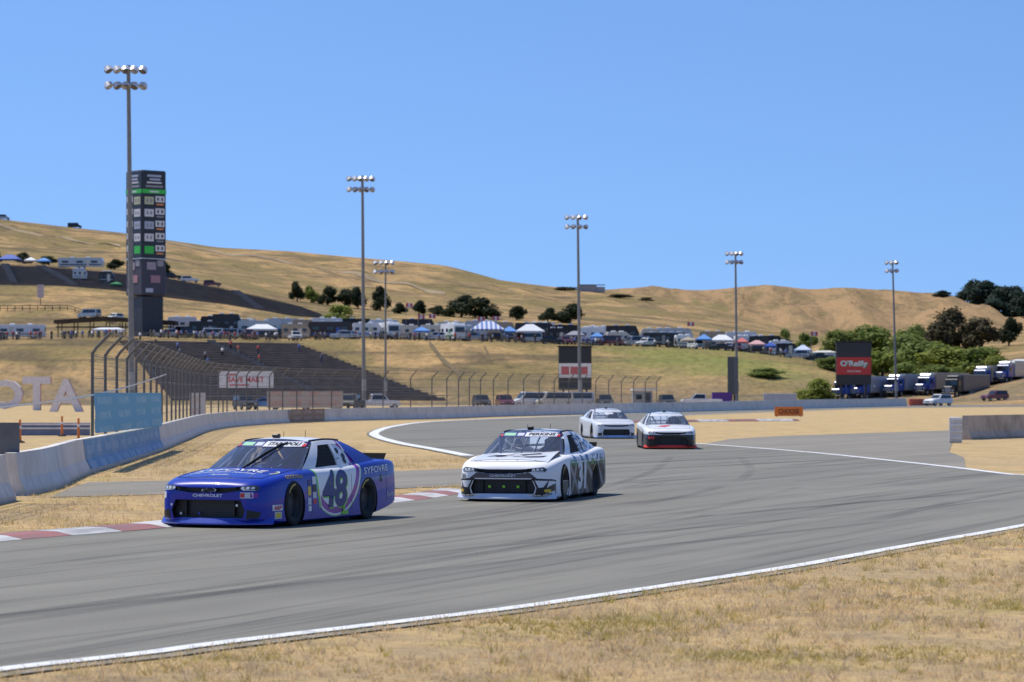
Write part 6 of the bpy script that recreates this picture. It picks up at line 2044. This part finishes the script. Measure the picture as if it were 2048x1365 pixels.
def crown_mesh(seed, nl, nleaf, ls, low=0.0):
    """unit crown: about 1 wide and 1 high, standing on z = 0"""
    rn = random.Random(seed)
    lobes = []
    for k in range(nl):
        a = 2 * math.pi * k / nl + rn.uniform(-.4, .4); rr = rn.uniform(.18, .33)
        r = rn.uniform(.17, .25)
        lobes.append((Vector((rr * math.cos(a), rr * math.sin(a), rn.uniform(.30 - low, .66))), r))
    for k in range(3):
        a = rn.uniform(0, 6.28); lobes.append((Vector((.12 * math.cos(a), .12 * math.sin(a), rn.uniform(.66, .78))), rn.uniform(.16, .23)))
    lobes.append((Vector((0, 0, .50 - low * .4)), .33))
    mb = MB()
    for k in range(nleaf):
        c, r = lobes[k % len(lobes)]
        v = Vector((rn.gauss(0, 1), rn.gauss(0, 1), rn.gauss(0, 1))).normalized()
        rad = r * (rn.random() ** .28) * (1.0 + .22 * rn.uniform(-1, 1))
        p = c + Vector((v.x * rad, v.y * rad, v.z * rad * .9))
        p.z = max(.02 + .05 * rn.random(), p.z)
        n = (v + Vector((rn.uniform(-.6, .6), rn.uniform(-.6, .6), rn.uniform(-.3, .8)))).normalized()
        x = n.orthogonal().normalized(); x = Matrix.Rotation(rn.uniform(0, 6.28), 3, n) @ x; y = n.cross(x)
        s = ls * rn.uniform(.55, 1.35)
        mb.quad([p - x * s, p - y * s * .6, p + x * s, p + y * s * .6])
    return mb.mesh("crown")
def trunk_mesh(seed):
    rn = random.Random(seed); mb = MB()
    mb.tube([(0, 0, -.05), (.02, .01, .2), (.0, .02, .5)], .045, 8, r2=.02)
    for k in range(4):
        a = k * 1.6 + rn.random(); mb.tube([(.01, .01, .2 + .05 * k), (.12 * math.cos(a), .12 * math.sin(a), .38 + .04 * k), (.24 * math.cos(a), .24 * math.sin(a), .6)], .02, 6, r2=.006)
    return mb.mesh("trunk", 50, True)
CR_T = [crown_mesh(s, 6, 2600, .048, .12) for s in range(4)]
CR_B = [crown_mesh(20 + s, 8, 3000, .042, .27) for s in range(4)]
TRK = [trunk_mesh(s) for s in range(3)]
tc_ = [0]
def tree(u, d, w, vtop, leaf, label, bush=False, group=None, base=None):
    """u: column, d: distance, w: crown width in px, vtop: top row"""
    p = base if base is not None else T(u, d, -.1)
    vb = HV - (p.z - EYE) / d * FPX
    h = max(1.0, (vb - vtop) / FPX * d) * 1.04; ww = w / FPX * d * 1.12
    k = tc_[0]; tc_[0] += 1
    root = empty("bush" if bush else "tree", p, k * 1.3, label, "bush" if bush else "tree", group)
    root.scale = (ww, ww, h)
    c = obj("crown", (CR_B if bush else CR_T)[k % 4], root, LF[leaf])
    obj("trunk", TRK[k % 3], root, M_bark)
    return root
GO = "oaks behind the terrace"
for (u, d, w, vt, lf, l) in (
    (594, 770, 30, 562, 'oak', "dark round oak, leftmost of the row behind the terrace"), (622, 772, 32, 568, 'lime', "lighter green tree right of the leftmost oak"), (656, 768, 42, 571, 'oak', "dark oak third in the row behind the terrace"),
    (690, 768, 38, 577, 'oak', "dark oak fourth in the row, left of the grandstand mast"), (716, 764, 36, 573, 'oak', "dark oak just left of the grandstand mast"), (760, 760, 40, 567, 'oak', "tall dark oak right of the grandstand mast"),
    (801, 745, 32, 605, 'oak', "small dark oak beside the flags"), (838, 745, 30, 600, 'oak', "small dark oak right of the flags"), (876, 745, 36, 611, 'oak', "low dark oak left of the large cluster"),
    (922, 740, 66, 586, 'oak', "largest dark oak of the cluster behind the white motorhome"), (972, 738, 72, 593, 'oak', "wide dark oak behind the striped canopy"), (1034, 738, 38, 611, 'oak', "separate dark oak right of the large cluster"),
    (1096, 738, 38, 615, 'oak', "dark oak left of the third mast"), (1140, 740, 60, 603, 'oak', "wide grey green oak behind the third mast"), (48, 770, 38, 504, 'oak', "dark tree above the upper stand behind the blue canopy"), (97, 770, 42, 512, 'oak', "dark tree above the upper stand left of the long silver trailer"),
    (229, 770, 34, 518, 'oak', "dark tree just left of the scoreboard tower"), (330, 775, 26, 522, 'oak', "dark tree just right of the scoreboard tower"), (-10, 770, 30, 500, 'oak', "dark tree cut by the left edge above the upper stand")):
    tree(u, d, w, vt, lf, l, False, GO)
tree(682, 640, 74, 607, 'lime', "yellow green bush at the right end of the upper stand", True)
GB = "green bushes on the right"
for (u, d, w, vt, lf, l) in (
    (1531, 530, 76, 735, 'willow', "round olive bush on the bank right of the fourth mast"), (1634, 500, 84, 753, 'lime', "yellow green round bush behind the wall left of the red screen board"),
    (1664, 548, 70, 712, 'willow', "olive bush just left of the red screen board"), (1568, 640, 36, 655, 'willow', "small bush at the foot of the far hill"), (1610, 650, 50, 664, 'willow', "low wide bush at the foot of the far hill"),
    (1680, 640, 100, 655, 'willow', "tall olive bush behind the red screen board"), (1740, 650, 120, 648, 'willow', "tall olive bush right of the red screen board"), (1800, 600, 140, 664, 'willow', "wide bush behind the farthest mast"),
    (1764, 560, 84, 700, 'lime', "bright bush right of the red screen board's foot"), (1850, 575, 140, 676, 'willow', "wide bush right of the farthest mast"), (1905, 570, 140, 690, 'lime', "bright wide bush above the transporters"),
    (1960, 565, 120, 690, 'willow', "bush above the transporters near the right edge"), (1990, 560, 60, 706, 'lime', "rightmost bright bush above the transporters"), (1815, 545, 90, 722, 'willow', "low bush just above the transporter roofs"), (1880, 545, 90, 728, 'willow', "low bush above the middle transporters"),
    (1700, 560, 70, 690, 'willow', "bush hidden behind the red screen board"), (1830, 640, 80, 645, 'willow', "bush below the brown oaks")):
    tree(u, d, w, vt, lf, l, True, GB)
GT = "oaks on the right hill"
for (u, d, w, vt, lf, l) in ((1865, 700, 80, 638, 'brown', "brown oak left of the tallest brown oak"), (1908, 705, 92, 612, 'brown', "tallest brown oak above the green bushes"), (1962, 700, 84, 634, 'brown', "brown oak right of the tallest brown oak"), (2018, 720, 46, 634, 'oak', "dark oak above the right edge canopy")):
    tree(u, d, w, vt, lf, l, False, GT)
for (u, d, w, vt, l) in ((1886, 1560, 40, 580, "single dark tree on the right hill slope"), (1942, 1590, 66, 558, "dark hilltop tree, leftmost of the right edge wood"), (1978, 1580, 82, 560, "wide dark hilltop tree in the right edge wood"), (2012, 1560, 72, 572, "dark tree below the hilltop wood"), (2040, 1580, 60, 566, "dark hilltop tree at the right edge"), (2030, 1500, 70, 590, "lower dark tree at the right edge wood"), (2085, 1550, 90, 570, "dark hilltop tree cut by the right edge"), (1995, 1500, 60, 596, "lower dark tree in front of the hilltop wood")):
    p = TB(u, d); tree(u, d, w, vt, 'far', l, False, "dark wood on the right hill", p)
# scrub patches on the bank and the hill
GS = "low scrub on the slopes"
for (u, d, w, h, l) in ((1130, 1060, 56, 9, "dark scrub left of the hilltop container"), (1240, 1020, 60, 8, "dark scrub right of the hilltop container"), (1290, 1010, 40, 8, "dark scrub on the ridge farther right of the container")):
    p = T(u, d, -.05); vb = HV - (p.z - EYE) / d * FPX
    tree(u, d, w, vb - h, 'brown', l, True, GS, p)

# ------------------------------------------------------------------ dry grass tufts
M_straw = plain("straw_blades", (.80, .60, .33), .9, .25, 2.0); M_straw2 = plain("grey_straw_blades", (.66, .52, .34), .9, .25, 2.0); M_oliveb = plain("olive_blades", (.46, .37, .11), .9, .25, 2.0)
ny = [p.y for p in near_edge if p.y < 60]; nx = [p.x for p in near_edge if p.y < 60]
for m_ in (M_straw, M_straw2, M_oliveb):
    nt_ = m_.node_tree; b_ = nt_.nodes["Principled BSDF"]; tl = nt_.nodes.new("ShaderNodeBsdfTranslucent"); mx = nt_.nodes.new("ShaderNodeMixShader"); mx.inputs[0].default_value = .4
    nt_.links.new(b_.inputs['Base Color'].links[0].from_socket, tl.inputs[0]); nt_.links.new(b_.outputs[0], mx.inputs[1]); nt_.links.new(tl.outputs[0], mx.inputs[2]); nt_.links.new(mx.outputs[0], nt_.nodes["Material Output"].inputs[0])
rg = random.Random(11)
def tuft(mb, x, y, h, nb, m, spread=.05):
    for b_ in range(nb):
        a = rg.uniform(0, 6.28); r = rg.uniform(0, spread)
        bx, by = x + r * math.cos(a), y + r * math.sin(a)
        lx, ly = rg.gauss(0, .6) * h, rg.gauss(0, .6) * h
        w = rg.uniform(.003, .007)
        dx, dy = w * math.cos(a + 1.57), w * math.sin(a + 1.57)
        i = len(mb.v)
        mb.v += [(bx - dx, by - dy, -.03), (bx + dx, by + dy, -.03), (bx + lx, by + ly, -.02 + h * rg.uniform(.5, 1.1))]
        mb.f.append((i, i + 1, i + 2)); mb.m.append(m)
mb = MB()
n = 0
while n < 13000:
    y = rg.uniform(17.5, 47) if rg.random() < .5 else rg.uniform(17.5, 30); x = rg.uniform(-5, 12)
    if x < float(np.interp(y, ny, nx)) + .38 or abs(x / y) > .20: continue
    q = noise.noise((x * .55, y * .55, 0)) + .5 * noise.noise((x * 2.2, y * 2.2, 4))
    if rg.random() > .55 + q * .9: continue
    q2 = noise.noise((x * .4, y * .4, 8))
    m = 2 if (q2 + rg.gauss(0, .18)) > .30 else (1 if rg.random() < .4 else 0)
    tuft(mb, x, y, rg.uniform(.02, .055) * (1.5 if rg.random() < .06 else 1), 5, m)
    n += 1
n = 0
while n < 900:
    y = rg.uniform(17.5, 45); x = rg.uniform(-5, 12)
    if x < float(np.interp(y, ny, nx)) + .15 or abs(x / y) > .20: continue
    if noise.noise((x * .7, y * .7, 12)) < rg.uniform(-.3, .5): continue
    tuft(mb, x, y, rg.uniform(.05, .11), 16, 2 if rg.random() < .25 else (1 if rg.random() < .4 else 0), .09)
    n += 1
# ragged fringe along the edge of the asphalt
for k in range(1500):
    y = rg.uniform(17, 48); x = float(np.interp(y, ny, nx)) + abs(rg.gauss(.10, .12)) + .02
    tuft(mb, x, y, rg.uniform(.03, .08), 6, 2 if rg.random() < .3 else 0, .06)
o = mb.build("dry_grass", [M_straw, M_straw2, M_oliveb], None, None, False)
tag(o, "short dry straw grass on the near verge", "grass", None, "stuff")
mb = MB()
wy = [p.y for p in wall_pts if p.y < 120]; wx = [p.x for p in wall_pts if p.y < 120]
ap = sorted([(p.y, p.x) for p in apex if p.y < 57]); ay = [a[0] for a in ap]; ax_ = [a[1] for a in ap]
n = 0
while n < 9000:
    y = rg.uniform(38, 110); u = rg.uniform(-10, 1010); x = (u - CU) / FPX * y
    v = HV + FPX * EYE / y
    if x < float(np.interp(y, wy, wx)) + .15: continue
    if y < 57 and x > float(np.interp(y, ay, ax_)) - .75: continue
    top = float(np.interp(u, [100, 176, 330, 560, 800, 1000], [994, 964, 961, 951, 942, 934])); bot = float(np.interp(u, [100, 330, 800, 1000], [994, 988, 976, 966]))
    if u > 95 and top < v < bot: continue
    if v < 912 and u > 730: continue
    q = noise.noise((x * .5, y * .25, 2)) + .4 * noise.noise((x * 2, y, 7))
    if rg.random() > .5 + q: continue
    tuft(mb, x, y, rg.uniform(.04, .11), 5, 2 if (q + rg.gauss(0, .2)) > .42 else (1 if rg.random() < .35 else 0), .10)
    n += 1
o = mb.build("dry_grass", [M_straw, M_straw2, M_oliveb], None, None, False)
tag(o, "dry straw grass between the kerb and the curving white wall", "grass", None, "stuff")
